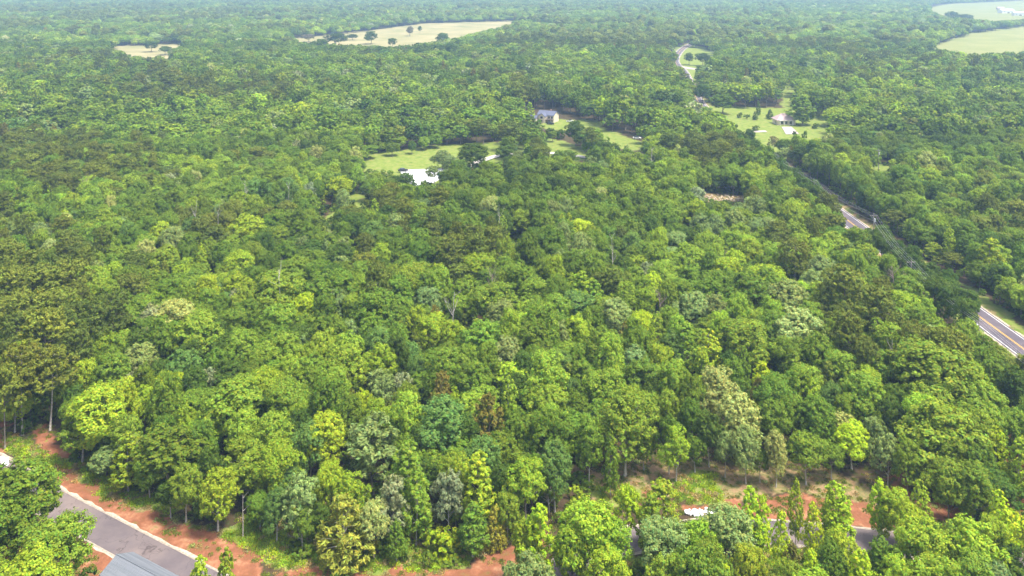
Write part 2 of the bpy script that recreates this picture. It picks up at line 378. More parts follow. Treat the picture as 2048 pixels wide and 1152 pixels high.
# ------------------------------------------------------------------ ground sheet
def ground_height(X, Y):
    d = np.minimum(dist_to(LANE, X, Y, 3), dist_to(HWY, X, Y, 4))
    m = sstep(5, 14, d)
    near = (fbm(X/9, Y/9, 3)-.5)*.9+(fbm(X/2.2, Y/2.2, 9, 2)-.5)*.28
    rr = np.hypot(X, Y)
    far = np.maximum(0, fbm(X/900, Y/900, 5, 2)-.35)*60*sstep(2600, 4600, rr)
    return near*m*(1-sstep(220, 420, rr))+far
ys = np.concatenate([np.linspace(-400, 90, 24)[:-1], np.arange(90, 250, .5), 250*np.exp(np.arange(0, math.log(9500/250), .0042))])
us = np.linspace(-1, 1, 760)
GX = us[None, :]*(np.maximum(ys, 90)*.95+60)[:, None]; GY = np.repeat(ys[:, None], len(us), 1)
wx = GX+(fbm(GX/5, GY/5, 21)-.5)*7*sstep(0, 400, GY+250)+(fbm(GX/1.3, GY/1.3, 31, 2)-.5)*1.8
wy = GY+(fbm(GX/5, GY/5, 41)-.5)*7+(fbm(GX/1.3, GY/1.3, 51, 2)-.5)*1.8
gz = np.zeros(GX.shape)
nearrow = ys < 460
gz[nearrow] = ground_height(GX[nearrow], GY[nearrow])
gz[~nearrow] = np.maximum(0, fbm(GX[~nearrow]/900, GY[~nearrow]/900, 5, 2)-.35)*60*sstep(2600, 4600, np.hypot(GX[~nearrow], GY[~nearrow]))
Z = np.zeros(GX.shape+(4,), np.float32)
for k, polys in enumerate((CLAY, GRASS, STRAW, FIELD)):
    mk = np.zeros(GX.shape, bool)
    for p in polys: mk |= inpoly(wx, wy, p)
    Z[..., k] = mk
Z[..., 3] = np.where(GX > 300, Z[..., 3]*.45, Z[..., 3]); Z[..., 1] = np.maximum(Z[..., 1], (GX > 300)*(Z[..., 3] > 0))
dh = np.full(GX.shape, 1e9); rows = ys < 1400
dh[rows] = dist_to(HWY, GX[rows], GY[rows], 2)
verge = (dh < 7.5+2.5*(fbm(GX/7, GY/7, 77)-.5))
Z[..., 1] = np.maximum(Z[..., 1], verge*(fbm(GX/3, GY/3, 78) > .5)); Z[..., 2] = np.maximum(Z[..., 2], verge*(fbm(GX/3, GY/3, 78) <= .5))
nr, nc = GX.shape
V = np.stack([GX, GY, gz], -1).reshape(-1, 3)
i0 = (np.arange(nr-1)[:, None]*nc+np.arange(nc-1)[None, :]).ravel()
Fq = np.stack([i0, i0+1, i0+nc+1, i0+nc], 1)
mg_ = mat('ground_soil', (.1, .08, .05), .95, spec=.1)
def ground_nodes(m):
    t = m.node_tree; L = t.links; b = t.nodes['Principled BSDF']
    at_ = N(m, 'ShaderNodeAttribute'); at_.attribute_name = 'zones'
    sep = N(m, 'ShaderNodeSeparateColor'); L.new(at_.outputs['Color'], sep.inputs[0])
    geo = N(m, 'ShaderNodeNewGeometry')
    def ramp(scale, stops, detail=6):
        ns = N(m, 'ShaderNodeTexNoise'); ns.inputs['Scale'].default_value = scale; ns.inputs['Detail'].default_value = detail; ns.inputs['Roughness'].default_value = .65
        L.new(geo.outputs['Position'], ns.inputs[0]); cr = N(m, 'ShaderNodeValToRGB'); e = cr.color_ramp.elements
        e[0].position = stops[0][0]; e[0].color = (*stops[0][1], 1); e[1].position = stops[-1][0]; e[1].color = (*stops[-1][1], 1)
        for p, c in stops[1:-1]:
            q = e.new(p); q.color = (*c, 1)
        L.new(ns.outputs[0], cr.inputs[0]); return cr.outputs[0]
    def mix(a, b_, f):
        x = N(m, 'ShaderNodeMix'); x.data_type = 'RGBA'; L.new(f, x.inputs[0]); L.new(a, x.inputs[6]); L.new(b_, x.inputs[7]); return x.outputs[2]
    litter = ramp(.5, [(.3, (.035, .028, .014)), (.5, (.075, .05, .028)), (.62, (.05, .06, .018)), (.75, (.11, .075, .04))])
    straw = ramp(.45, [(.3, (.17, .11, .06)), (.45, (.30, .2, .11)), (.55, (.15, .15, .05)), (.7, (.36, .25, .13))])
    grass = ramp(.35, [(.3, (.09, .14, .02)), (.5, (.17, .22, .04)), (.62, (.22, .22, .065)), (.75, (.3, .26, .09))])
    clay = ramp(.33, [(.3, (.13, .11, .035)), (.38, (.2, .1, .042)), (.44, (.2, .08, .042)), (.55, (.27, .112, .06)), (.63, (.34, .18, .10)), (.7, (.2, .17, .06))], 9)
    field = ramp(.02, [(.3, (.18, .185, .07)), (.5, (.27, .24, .115)), (.7, (.35, .295, .155))])
    c = mix(litter, straw, sep.outputs[2]); c = mix(c, grass, sep.outputs[1]); c = mix(c, clay, sep.outputs[0]); c = mix(c, field, at_.outputs['Alpha'])
    L.new(c, b.inputs['Base Color'])
    bp = N(m, 'ShaderNodeBump'); bp.inputs['Strength'].default_value = .6; bp.inputs['Distance'].default_value = .25
    ns = N(m, 'ShaderNodeTexNoise'); ns.inputs['Scale'].default_value = 1.6; ns.inputs['Detail'].default_value = 5
    L.new(geo.outputs['Position'], ns.inputs[0]); L.new(ns.outputs[0], bp.inputs['Height']); L.new(bp.outputs[0], b.inputs['Normal'])
ground_nodes(mg_)
gm = mesh_np('ground', V, Fq, mg_)
ga = gm.attributes.new('zones', 'FLOAT_COLOR', 'POINT'); ga.data.foreach_set('color', Z.ravel())
gm.polygons.foreach_set('use_smooth', np.ones(len(Fq), bool))
go = bpy.data.objects.new('ground', gm); col.objects.link(go); go['kind'] = 'structure'

def gz_at(x, y):
    return float(ground_height(np.array([x]), np.array([y]))[0])

# ------------------------------------------------------------------ object helpers
def obj(name, me, parent=None, loc=None):
    o = bpy.data.objects.new(name, me); col.objects.link(o)
    if parent is not None: o.parent = parent
    if loc is not None: o.location = loc
    return o
def thing(name, label, cat, loc=(0, 0, 0), rz=0, group=None):
    o = bpy.data.objects.new(name, None); col.objects.link(o); o.empty_display_size = .5
    o.location = loc; o.rotation_euler = (0, 0, rz); o['label'] = label; o['category'] = cat
    if group: o['group'] = group
    return o
def struct(o): o['kind'] = 'structure'; return o
class MB:
    def __init__(s): s.bm = bmesh.new()
    def box(s, c, d, rz=0, bev=0, taper=None):
        r = bmesh.ops.create_cube(s.bm, size=1); vs = r['verts']
        for v in vs:
            k = 1
            if taper and v.co.z > 0: k = taper
            v.co = Vector((v.co.x*d[0]*(k if not isinstance(k, tuple) else k[0]), v.co.y*d[1]*(k if not isinstance(k, tuple) else k[1]), v.co.z*d[2]))
        if bev:
            es = list({e for v in vs for e in v.link_edges}); bmesh.ops.bevel(s.bm, geom=es, offset=bev, segments=2, affect='EDGES'); vs = None
            vs = [v for v in s.bm.verts if not v.tag]
        else: vs = [v for v in s.bm.verts if not v.tag]
        Mx = Matrix.Translation(c) @ Matrix.Rotation(rz, 4, 'Z')
        for v in vs: v.co = Mx @ v.co; v.tag = True
        return s
    def poly(s, pts, faces):
        vv = [s.bm.verts.new(p) for p in pts]
        for f in faces: s.bm.faces.new([vv[i] for i in f])
        for v in vv: v.tag = True
        return s
    def cyl(s, p0, p1, r, r2=None, seg=12):
        p0 = Vector(p0); p1 = Vector(p1); d = p1-p0
        q = bmesh.ops.create_cone(s.bm, cap_ends=True, segments=seg, radius1=r, radius2=r if r2 is None else r2, depth=d.length)
        Mx = Matrix.Translation((p0+p1)/2) @ d.to_track_quat('Z', 'Y').to_matrix().to_4x4()
        for v in q['verts']: v.co = Mx @ v.co; v.tag = True
        return s
    def build(s, name, m, parent=None, smooth=False):
        me = bpy.data.meshes.new(name); bmesh.ops.recalc_face_normals(s.bm, faces=s.bm.faces); s.bm.to_mesh(me); s.bm.free(); me.materials.append(m)
        if smooth:
            for p in me.polygons: p.use_smooth = True
        return obj(name, me, parent)

# ------------------------------------------------------------------ roads
def ribbon(name, line, off0, off1, z, m, dash=None, jag=0, seed=0, a=0, b=None):
    V = []; Fa = []; b = len(line) if b is None else b; acc = 0; rr = random.Random(seed)
    prev = None
    for i in range(a, b):
        p = line[i]; t = (line[min(i+1, len(line)-1)]-line[max(i-1, 0)]).normalized(); n = Vector((-t.y, t.x, 0))
        j0 = rr.uniform(-jag, jag); j1 = rr.uniform(-jag, jag)
        V += [tuple(p+n*(off0+j0)+Vector((0, 0, z))), tuple(p+n*(off1+j1)+Vector((0, 0, z)))]
        if i > a:
            k = len(V)-4; Fa.append((k, k+1, k+3, k+2))
    return struct(obj(name, mesh_np(name, V, Fa, m)))
def asphalt(name, c1, c2):
    m = mat(name, c1, .85, spec=.3); L = m.node_tree.links; b = m.node_tree.nodes['Principled BSDF']
    geo = N(m, 'ShaderNodeNewGeometry'); n1 = N(m, 'ShaderNodeTexNoise'); n1.inputs['Scale'].default_value = .22; n1.inputs['Detail'].default_value = 7; n1.inputs['Roughness'].default_value = .7
    cr = N(m, 'ShaderNodeValToRGB'); e = cr.color_ramp.elements; e[0].position = .3; e[0].color = (*c1, 1); e[1].position = .7; e[1].color = (*c2, 1)
    L.new(geo.outputs['Position'], n1.inputs[0]); L.new(n1.outputs[0], cr.inputs[0])
    vo = N(m, 'ShaderNodeTexVoronoi'); vo.feature = 'DISTANCE_TO_EDGE'; vo.inputs['Scale'].default_value = .16; n3 = N(m, 'ShaderNodeTexNoise'); n3.inputs['Scale'].default_value = .6
    ad = N(m, 'ShaderNodeVectorMath', operation='MULTIPLY_ADD'); ad.inputs[1].default_value = (5, 5, 0); L.new(geo.outputs['Position'], n3.inputs[0]); L.new(n3.outputs['Color'], ad.inputs[0]); L.new(geo.outputs['Position'], ad.inputs[2]); L.new(ad.outputs[0], vo.inputs[0])
    c2r = N(m, 'ShaderNodeValToRGB'); c2r.color_ramp.elements[0].color = (.5, .48, .48, 1); c2r.color_ramp.elements[1].color = (1, 1, 1, 1); c2r.color_ramp.elements[1].position = .012; L.new(vo.outputs[0], c2r.inputs[0])
    n4 = N(m, 'ShaderNodeTexNoise'); n4.inputs['Scale'].default_value = .07; n4.inputs['Detail'].default_value = 3; L.new(geo.outputs['Position'], n4.inputs[0]); c4 = N(m, 'ShaderNodeValToRGB'); c4.color_ramp.elements[0].position = .4; c4.color_ramp.elements[0].color = (.8, .78, .8, 1); c4.color_ramp.elements[1].position = .62; c4.color_ramp.elements[1].color = (1.15, 1.08, 1, 1); L.new(n4.outputs[0], c4.inputs[0])
    x1 = N(m, 'ShaderNodeMix', data_type='RGBA', blend_type='MULTIPLY'); x1.inputs[0].default_value = 1; L.new(cr.outputs[0], x1.inputs[6]); L.new(c2r.outputs[0], x1.inputs[7])
    x2 = N(m, 'ShaderNodeMix', data_type='RGBA', blend_type='MULTIPLY'); x2.inputs[0].default_value = 1; L.new(x1.outputs[2], x2.inputs[6]); L.new(c4.outputs[0], x2.inputs[7]); L.new(x2.outputs[2], b.inputs['Base Color'])
    n2 = N(m, 'ShaderNodeTexNoise'); n2.inputs['Scale'].default_value = 14; bp = N(m, 'ShaderNodeBump'); bp.inputs['Strength'].default_value = .4; bp.inputs['Distance'].default_value = .03
    L.new(geo.outputs['Position'], n2.inputs[0]); L.new(n2.outputs[0], bp.inputs['Height']); L.new(bp.outputs[0], b.inputs['Normal']); return m
M_LANE = asphalt('lane_asphalt', (.125, .105, .115), (.19, .16, .16)); M_HWY = asphalt('highway_asphalt', (.095, .083, .105), (.15, .13, .155))
M_GRAVEL = m_noise('verge_gravel', (.34, .27, .2), (.5, .43, .35), 1.5, lo=.35, hi=.6)
M_WLINE = m_noise('white_paint', (.62, .62, .66), (.8, .8, .82), 2); M_YLINE = m_noise('yellow_paint', (.62, .36, .05), (.75, .46, .07), 2)
M_DRIVE = m_noise('drive_gravel', (.42, .38, .33), (.6, .56, .5), .6)
ribbon('gravel_verge', LANE, -3.35, 3.4, .012, M_GRAVEL, jag=.3, seed=1)
ribbon('lane', LANE, -2.75, 2.75, .03, M_LANE)
M_KERB = m_noise('lane_edge_stone', (.25, .21, .17), (.4, .35, .29), 2.5)
ribbon('kerb_strip', LANE, 2.77, 3.12, .05, M_KERB, jag=.06, seed=3); ribbon('kerb_strip', LANE, -3.12, -2.77, .05, M_KERB, jag=.06, seed=4)
ribbon('road_shoulder', HWY, -4.6, 4.6, .012, M_GRAVEL, jag=.15, seed=2)
ribbon('highway', HWY, -4.0, 4.0, .028, M_HWY)
for s in (-1, 1): ribbon('edge_line', HWY, s*3.35-.09, s*3.35+.09, .036, M_WLINE)
for s in (-.17, .17): ribbon('centre_line', HWY, s-.07, s+.07, .036, M_YLINE)
ribbon('gravel_drive', DRIVE, -2.2, 2.2, .4, M_DRIVE, jag=.25, seed=5)
def sheet(name, pts, z, m):
    P = [at(*p) for p in pts]; c = sum(P, Vector())/len(P); b = MB(); n = len(P)
    V = [(p.x, p.y, z) for p in P]+[(p.x, p.y, z-.35) for p in P]
    b.poly(V, [tuple(range(n))]+[(i, (i+1) % n, n+(i+1) % n, n+i) for i in range(n)])
    return struct(b.build(name, m))
M_PAD = m_noise('pale_gravel', (.6, .6, .62), (.7, .7, .72), .15)
sheet('gravel_pad', [(800, 342), (830, 340.5), (884, 338.5), (892, 352), (868, 366), (822, 377), (806, 358)], .42, M_PAD)
M_CONC = m_noise('driveway_concrete', (.33, .28, .28), (.42, .36, .35), .8)
sheet('driveway', [(1563, 254), (1583, 254), (1598, 268), (1572, 269)], .2, M_CONC)
sheet('driveway', [(1500, 262), (1530, 261), (1535, 264), (1500, 265.5)], .15, M_CONC)
sheet('driveway', [(1362, 134), (1368, 133), (1402, 139), (1400, 141), (1364, 136.5)], .15, M_CONC)
sheet('driveway', [(1366, 160), (1386, 160), (1388, 164.5), (1368, 165)], .15, M_CONC)

# ------------------------------------------------------------------ colours of foliage (base colour)
TINT = {'dg': (.082, .15, .018), 'mg': (.138, .232, .022), 'lg': (.20, .31, .03), 'yg': (.265, .39, .028), 'by': (.36, .51, .024), 'bg': (.13, .24, .05),
        'ol': (.165, .22, .03), 'op': (.13, .18, .028), 'cb': (.185, .185, .034), 'yc': (.27, .30, .04), 'sv': (.28, .35, .18), 'cr': (.33, .41, .13), 'gy': (.215, .31, .095), 'tn': (.25, .24, .17), 'st': (.36, .31, .13)}
CNAME = {'dg': 'dark green', 'mg': 'mid-green', 'lg': 'fresh green', 'yg': 'yellow-green', 'by': 'bright lime', 'bg': 'bluish green', 'ol': 'olive', 'op': 'dull olive', 'cb': 'brownish olive', 'yc': 'golden olive', 'sv': 'silvery', 'cr': 'cream-flecked', 'gy': 'grey-green', 'tn': 'dry brown'}
FNAME = {'O': 'round-crowned tree', 'T': 'slim upright tree', 'P': 'pine tree', 'C': 'feathery cedar', 'S': 'feathery light-leaved tree', 'B': 'low bush', 'D': 'leafless dead tree'}
ONAME = {'O': 'broadleaf_tree', 'T': 'poplar_tree', 'P': 'pine_tree', 'C': 'cedar_tree', 'S': 'feathery_tree', 'B': 'bush', 'D': 'dead_tree'}
CAT = {'O': 'tree', 'T': 'poplar tree', 'P': 'pine tree', 'C': 'cedar', 'S': 'feathery tree', 'B': 'bush', 'D': 'dead tree'}
GRP = {'O': 'round-crowned broadleaf trees of the wood', 'T': 'slim upright trees', 'P': 'pine trees of the wood', 'C': 'cedars of the wood', 'S': 'feathery light-leaved trees', 'B': 'bushes at the wood edge', 'D': 'leafless dead trees'}

# hand-placed trees: (x, y of the top, crown width in photo pixels, kind, colour[, y of the foot[, x of the foot]])
MAN = [
# bottom left
(30,922,160,'O','mg'),(116,1035,124,'O','lg'),(60,1095,120,'O','yg'),(8,985,120,'O','mg'),
(400,1112,52,'T','yg'),(452,1094,40,'T','yg'),
(195,766,120,'O','yg',925,190),(165,800,90,'O','mg',925,160),(257,863,58,'T','yg',985,264),(338,848,138,'O','mg',985,335),(372,925,66,'O','lg',1045,378),(436,938,78,'O','yg',1062,432),
(485,868,70,'O','lg',965,483),(420,890,52,'O','dg'),(252,828,60,'O','lg'),(215,850,60,'O','dg',930,212),(300,905,60,'O','mg',1000,300),(410,985,60,'B','mg'),(342,960,55,'O','dg',1035,340),
(548,826,85,'O','lg'),(650,824,86,'O','yg'),(620,845,70,'O','bg'),(562,885,85,'O','yg'),(748,832,112,'S','gy'),(815,878,74,'T','lg'),(885,795,112,'O','bg'),(975,790,84,'C','cb'),
(600,948,75,'S','gy'),(572,922,62,'O','bg',1030,575),(554,978,56,'O','bg',1085,556),(604,1012,50,'O','mg',1102,605),(687,988,116,'C','yc',1120,707),(700,944,72,'O','yg',1060,700),(662,922,60,'O','yg'),
(748,997,58,'O','cr',1120,750),(786,950,68,'S','sv',1100,770),(897,938,66,'S','sv',1080,900),(832,932,58,'T','lg',1090,835),(886,1056,64,'B','by',1110,886),(946,1002,54,'T','lg',1115,935),
(956,903,72,'T','yg',1070,965),(912,915,44,'T','yg',1060,915),(965,872,82,'O','bg'),(793,1040,34,'T','mg',1128,793),(990,1010,48,'C','yc',1098,984),(1008,920,60,'O','dg',1060,1010),(640,1005,45,'O','dg',1090,640),
(520,985,55,'O','mg',1060,520),(1015,980,60,'O','mg',1085,1015),
# bottom centre
(1052,910,84,'O','yg',1065,1050),(1110,876,70,'O','bg',1026,1102),(1060,832,78,'O','mg'),(1178,834,62,'O','lg',975,1180),(1221,856,28,'T','lg',995,1226),(1250,782,118,'O','lg',950,1238),(1155,975,36,'B','lg'),
(1338,825,48,'O','mg',947,1340),(1352,848,56,'O','yg',962,1352),(1418,820,62,'O','dg',935,1420),(1436,735,86,'O','cr'),(1478,786,86,'O','cr'),(1492,845,54,'O','gy',967,1484),
(1552,862,48,'O','cr',975,1550),(1612,862,66,'O','lg',968,1610),(1663,880,50,'O','mg',960,1664),(1288,850,50,'O','mg',940,1290),(1390,870,44,'O','mg',945,1385),(1450,860,44,'O','gy',955,1455),(1520,890,36,'O','mg',965,1520),
(1078,1010,72,'T','yg'),(1052,1040,60,'O','yg'),(1170,996,118,'O','yg'),(1215,1030,80,'O','yg'),(1145,1050,60,'O','yg'),(1255,972,54,'S','by',1093,1253),(1322,953,74,'T','lg',1110,1325),(1300,985,50,'T','mg'),
(1325,1038,94,'O','gy'),(1392,1040,76,'O','yg'),(1455,1008,104,'O','bg'),(1500,972,48,'T','yg'),(1527,988,32,'T','yg'),(1495,1090,70,'O','yg'),(1340,1108,92,'O','mg'),(1060,1105,110,'O','gy'),(1450,1132,40,'O','by'),(1215,1085,80,'O','yg'),(1420,1080,70,'O','mg'),
# bottom right
(1591,953,28,'T','lg',1096,1598),(1562,1018,34,'T','yg',1160,1562),(1627,1003,34,'T','yg'),(1672,963,62,'T','yg',1090,1672),(1660,975,30,'T','lg'),(1680,1057,74,'O','yg'),(1622,1096,50,'T','yg'),(1725,1098,64,'T','yg'),(1575,1120,60,'O','mg'),
(1757,953,36,'T','yg',1085,1765),(1792,973,72,'O','yg',1095,1775),(1840,960,44,'T','lg'),(1815,1000,60,'O','lg'),(1898,918,78,'O','lg'),(1945,922,80,'O','lg'),(1840,1032,100,'O','lg'),(1895,1050,80,'O','mg'),(1945,1040,112,'O','lg'),(1775,1083,86,'O','bg'),(1870,1112,110,'O','yg'),
(1995,1128,80,'O','gy'),(1999,980,46,'T','yg'),(2035,1022,70,'B','by',1085,2035),(1960,1105,90,'O','mg'),(1800,1120,80,'O','yg'),(1985,1030,60,'O','lg'),
(1704,842,70,'O','by',940,1700),(1585,790,60,'O','mg'),(1630,792,76,'O','mg'),(1880,796,148,'O','lg'),(1855,830,80,'O','yg'),(1993,850,46,'T','by',985,2000),(1775,868,56,'S','gy'),(1748,832,44,'S','gy'),(1815,880,56,'O','lg'),(1960,885,70,'O','mg'),(1905,875,70,'O','lg'),
(1872,680,165,'O','lg'),(1930,715,90,'O','yg'),(1765,703,84,'O','lg'),(1735,735,70,'O','yg'),(1583,678,66,'O','mg'),(1588,700,46,'T','lg'),(1655,722,58,'C','ol'),(1660,766,56,'O','bg'),(1597,617,92,'O','cr'),(1698,620,90,'P','ol'),(1690,785,50,'O','lg'),
(1780,790,60,'O','dg'),(1835,645,80,'P','op'),(1905,655,90,'P','ol'),(1960,690,70,'O','mg'),(2032,735,66,'O','dg'),(2025,820,60,'O','lg'),(1965,760,90,'O','lg'),(2040,870,50,'T','yg'),(1940,770,40,'S','sv'),(1820,690,46,'S','gy'),
(1752,574,104,'P','ol'),(1690,530,92,'P','ol'),(1578,560,92,'O','gy'),(1592,478,66,'P','op'),(1668,463,72,'O','lg'),(1815,552,64,'O','lg'),(1868,485,42,'T','yg'),(1872,426,44,'O','yg'),(1904,505,44,'P','ol',572,1904),(1980,476,50,'T','yg'),
(2020,552,52,'O','lg'),(2042,572,44,'O','yg'),(1930,592,44,'O','dg'),(1872,552,50,'O','dg'),(1895,575,40,'O','dg'),(1640,510,70,'O','gy'),(1620,600,60,'O','lg'),(1545,620,70,'O','mg'),(1850,610,60,'O','lg'),(1960,520,50,'O','mg'),(2000,520,50,'O','dg'),(1795,420,60,'P','op'),(1930,440,60,'O','mg'),(1740,500,40,'T','mg'),(1690,480,50,'O','gy'),
(1855,650,50,'O','cr'),(1650,650,50,'O','mg'),(1735,680,50,'P','op'),(1545,800,60,'O','lg'),
# left, pines
(22,535,88,'P','ol'),(82,530,92,'P','ol'),(140,518,84,'P','ol'),(55,575,100,'P','ol'),(118,575,96,'P','ol'),(165,600,90,'P','op'),(92,620,104,'P','ol'),(32,625,60,'P','op'),(45,685,92,'P','ol',870,55),(100,688,96,'P','ol',860,104),(150,655,70,'P','op'),(10,730,70,'P','ol'),(222,583,72,'P','op'),(60,500,80,'P','ol'),(12,480,70,'P','ol'),
(15,640,60,'O','bg'),(270,592,80,'O','lg'),(350,600,74,'O','cr'),(285,657,38,'S','sv'),(395,622,98,'O','lg'),(203,660,58,'O','yg'),(243,660,56,'O','lg'),(283,684,62,'O','gy'),(226,706,74,'O','lg'),(168,720,52,'O','yg'),(364,696,72,'O','bg'),(335,738,62,'O','by'),(268,737,38,'S','sv'),(243,760,46,'S','sv'),
(290,772,56,'O','yg'),(375,810,48,'O','yg'),(470,748,122,'O','lg'),(428,780,60,'O','mg'),(485,658,80,'O','lg'),(438,692,58,'O','mg'),(200,552,62,'O','yg'),(262,530,76,'O','mg'),(352,548,84,'O','mg'),(475,545,60,'O','yg'),(475,574,38,'S','sv'),(412,577,50,'O','lg'),(330,570,50,'O','yg'),
(325,830,60,'O','mg'),(400,840,70,'O','mg'),(130,740,60,'O','mg',840,130),(430,640,50,'O','dg'),(320,715,50,'O','dg'),(390,730,60,'O','dg'),(150,770,50,'O','dg',860,150),(180,690,50,'O','mg'),(30,770,70,'O','yg',865,30),(500,600,60,'O','mg'),(505,720,60,'O','mg'),
# centre left
(556,540,96,'O','lg'),(660,540,100,'O','mg'),(608,587,56,'O','by'),(552,606,82,'O','lg'),(672,575,60,'O','gy'),(755,582,108,'O','mg'),(795,553,84,'O','mg'),(858,574,56,'O','gy'),(652,630,76,'O','mg'),(702,640,44,'S','gy'),(742,632,62,'O','lg'),(866,626,74,'O','yg'),(800,643,38,'C','ol'),(830,665,44,'C','ol'),
(820,682,46,'O','bg'),(834,712,38,'O','bg'),(988,562,86,'O','lg'),(932,552,70,'O','lg'),(690,692,82,'O','lg'),(760,690,64,'O','yg'),(565,668,78,'O','lg'),(528,690,60,'O','lg'),(624,698,34,'S','sv'),(535,735,70,'O','yg'),(612,733,68,'O','mg'),(664,738,72,'O','lg'),(965,640,92,'O','lg'),(898,695,84,'O','lg'),(945,720,80,'O','mg'),
(884,742,66,'C','cb'),(811,765,64,'O','lg'),(722,778,46,'O','by'),(755,796,60,'O','yg'),(765,748,52,'S','gy'),(804,742,38,'S','sv'),(1012,670,64,'O','cr'),(575,757,84,'O','lg'),(905,640,60,'O','yg'),(870,610,40,'C','cb'),(600,820,60,'O','dg'),(700,790,60,'O','mg'),(845,850,60,'O','dg'),(930,830,60,'O','dg'),(640,775,60,'O','mg'),(1000,600,60,'O','gy'),(530,640,50,'O','mg'),(715,600,50,'O','dg'),
# centre right
(1165,543,62,'T','yg'),(1190,560,44,'T','lg'),(1303,546,50,'O','by'),(1065,558,64,'O','lg'),(1112,586,68,'O','lg'),(1065,643,84,'O','mg'),(1125,640,48,'O','gy'),(1232,592,72,'O','gy'),(1288,574,52,'O','yg'),(1288,624,50,'O','by'),(1250,643,44,'C','cb'),(1338,612,54,'O','lg'),(1370,640,50,'T','lg'),(1390,583,70,'O','gy'),(1432,590,62,'O','gy'),
(1492,544,98,'O','mg'),(1418,658,58,'T','yg'),(1405,698,38,'T','yg'),(1320,688,52,'O','yg'),(1488,636,104,'O','lg'),(1524,722,46,'T','by'),(1212,735,80,'O','lg'),(1268,690,66,'O','gy'),(1288,710,84,'O','mg'),(1338,780,46,'O','lg'),(1368,742,46,'O','mg'),(1380,795,46,'O','mg'),(1098,766,86,'O','lg'),(1143,756,38,'O','bg'),
(1162,678,56,'O','lg'),(1165,714,52,'O','lg'),(1112,700,56,'O','bg'),(1052,702,52,'O','dg'),(1518,756,60,'C','cb'),(1205,652,50,'O','mg'),(1345,660,50,'O','bg'),(1030,745,60,'O','dg'),(1190,610,50,'O','mg'),(1455,700,50,'O','dg'),(1310,745,50,'O','dg'),(1150,780,60,'O','mg'),(1360,560,60,'O','mg'),(1440,545,60,'O','mg'),(1050,600,50,'O','yg'),(1530,560,50,'O','mg'),
# middle distance, recognisable
(1165,440,54,'O','by'),(402,488,22,'T','by'),(100,478,40,'O','cr'),(72,445,62,'O','gy'),(345,453,58,'O','gy'),(290,480,44,'O','cr'),(380,436,42,'O','bg'),(495,428,70,'O','yg'),(745,440,60,'O','bg'),(945,448,48,'P','op'),(900,480,60,'P','op'),(955,470,56,'P','ol'),(990,455,50,'P','ol'),(925,425,46,'O','yg'),
(1445,188,52,'O','mg',228,1445),(1604,190,44,'T','lg',250,1606),(1672,213,50,'O','yg',255,1672),(1718,213,40,'O','yg',258,1720),(1540,218,14,'C','dg',238,1540),(1510,222,10,'C','dg',240,1510),(1493,228,13,'B','mg',238,1493),(1517,200,8,'T','mg',236,1517),(1555,234,14,'B','dg',248,1553),(1632,246,14,'B','mg'),(1512,250,14,'B','mg',262,1512),
(945,285,70,'O','dg',345,945),(1016,290,48,'O','dg',330,1016),(710,312,40,'O','mg',352,718),(812,345,36,'O','dg',392,812),(868,330,34,'S','gy',372,868),(830,365,22,'T','dg',395,833),(785,285,30,'O','mg',312,785),(824,280,18,'O','dg',308,824),(760,283,30,'O','lg',305,760),(848,272,26,'O','lg',300,848),(870,268,30,'O','mg',296,870),
(885,300,40,'O','gy',340,888),(1152,240,40,'O','dg',292,1152),(1185,255,44,'O','lg',298,1185),(1062,275,28,'O','mg',310,1065),(1085,290,30,'O','mg',320,1085),(1100,255,20,'B','dg',276,1100),(1122,258,22,'B','dg',278,1122),(1320,290,26,'O','lg'),(1340,300,36,'O','yg'),(1385,310,24,'O','yg'),(680,350,50,'O','yg'),(560,340,50,'O','mg'),
(1235,160,24,'O','by'),(1345,210,40,'O','lg'),(1795,318,36,'O','yg',350,1800),(1405,105,26,'O','dg',132,1378),(1378,105,20,'O','dg',130,1376),(1415,110,16,'O','dg',133,1415),(820,52,16,'O','tn',72,820),(742,62,28,'O','dg',88,742),(705,68,22,'O','dg',80,705),(785,76,18,'O','dg',95,787),(840,52,8,'O','dg',66,840),(617,68,24,'O','tn',84,617),(672,66,44,'O','dg'),(640,78,30,'O','dg'),(762,92,30,'O','dg'),(720,90,26,'O','mg'),(885,66,26,'O','dg'),(330,92,26,'O','dg',110,330),(355,95,30,'O','mg'),(268,112,20,'O','dg'),(300,118,26,'O','gy'),(1378,168,26,'O','mg'),(1372,178,22,'O','dg'),(1362,150,16,'O','mg'),(1400,140,24,'O','dg'),(1425,118,30,'O','mg'),(1405,168,30,'O','dg'),(1395,228,40,'O','mg'),(1420,232,40,'O','lg'),(1040,300,30,'O','gy',338,1042),(1140,300,34,'O','mg',335,1140),(1120,300,34,'O','lg',338,1120),(1165,325,40,'O','mg'),(1195,330,40,'O','mg'),(1075,318,40,'O','mg'),(1190,272,30,'O','mg',308,1190),(1160,262,26,'O','dg',298,1160),(1105,262,18,'O','mg',284,1105),(1085,262,18,'O','lg',282,1085),(990,345,44,'O','lg'),(925,330,40,'O','dg',372,925),(900,310,36,'O','gy',352,898),(890,340,30,'O','mg',374,890),(735,290,40,'O','mg',318,735),(720,300,34,'O','lg',325,720),(800,272,26,'O','lg',300,800),(775,268,26,'O','mg',298,775),(1500,258,22,'O','dg'),(1565,280,30,'O','dg'),(1530,288,40,'O','mg'),(1600,290,36,'O','dg'),(1650,288,40,'O','lg'),(1590,262,10,'B','dg',276,1590),(1610,262,12,'B','mg',278,1610),(1730,245,30,'O','yg'),(1480,225,12,'B','mg',236,1478),(302,82,26,'O','dg',104,300),(1905,22,26,'O','dg',42,1905),(1885,30,22,'O','tn',44,1885),(1930,28,30,'O','dg'),(1945,38,30,'O','mg'),(1875,40,30,'O','dg'),
]
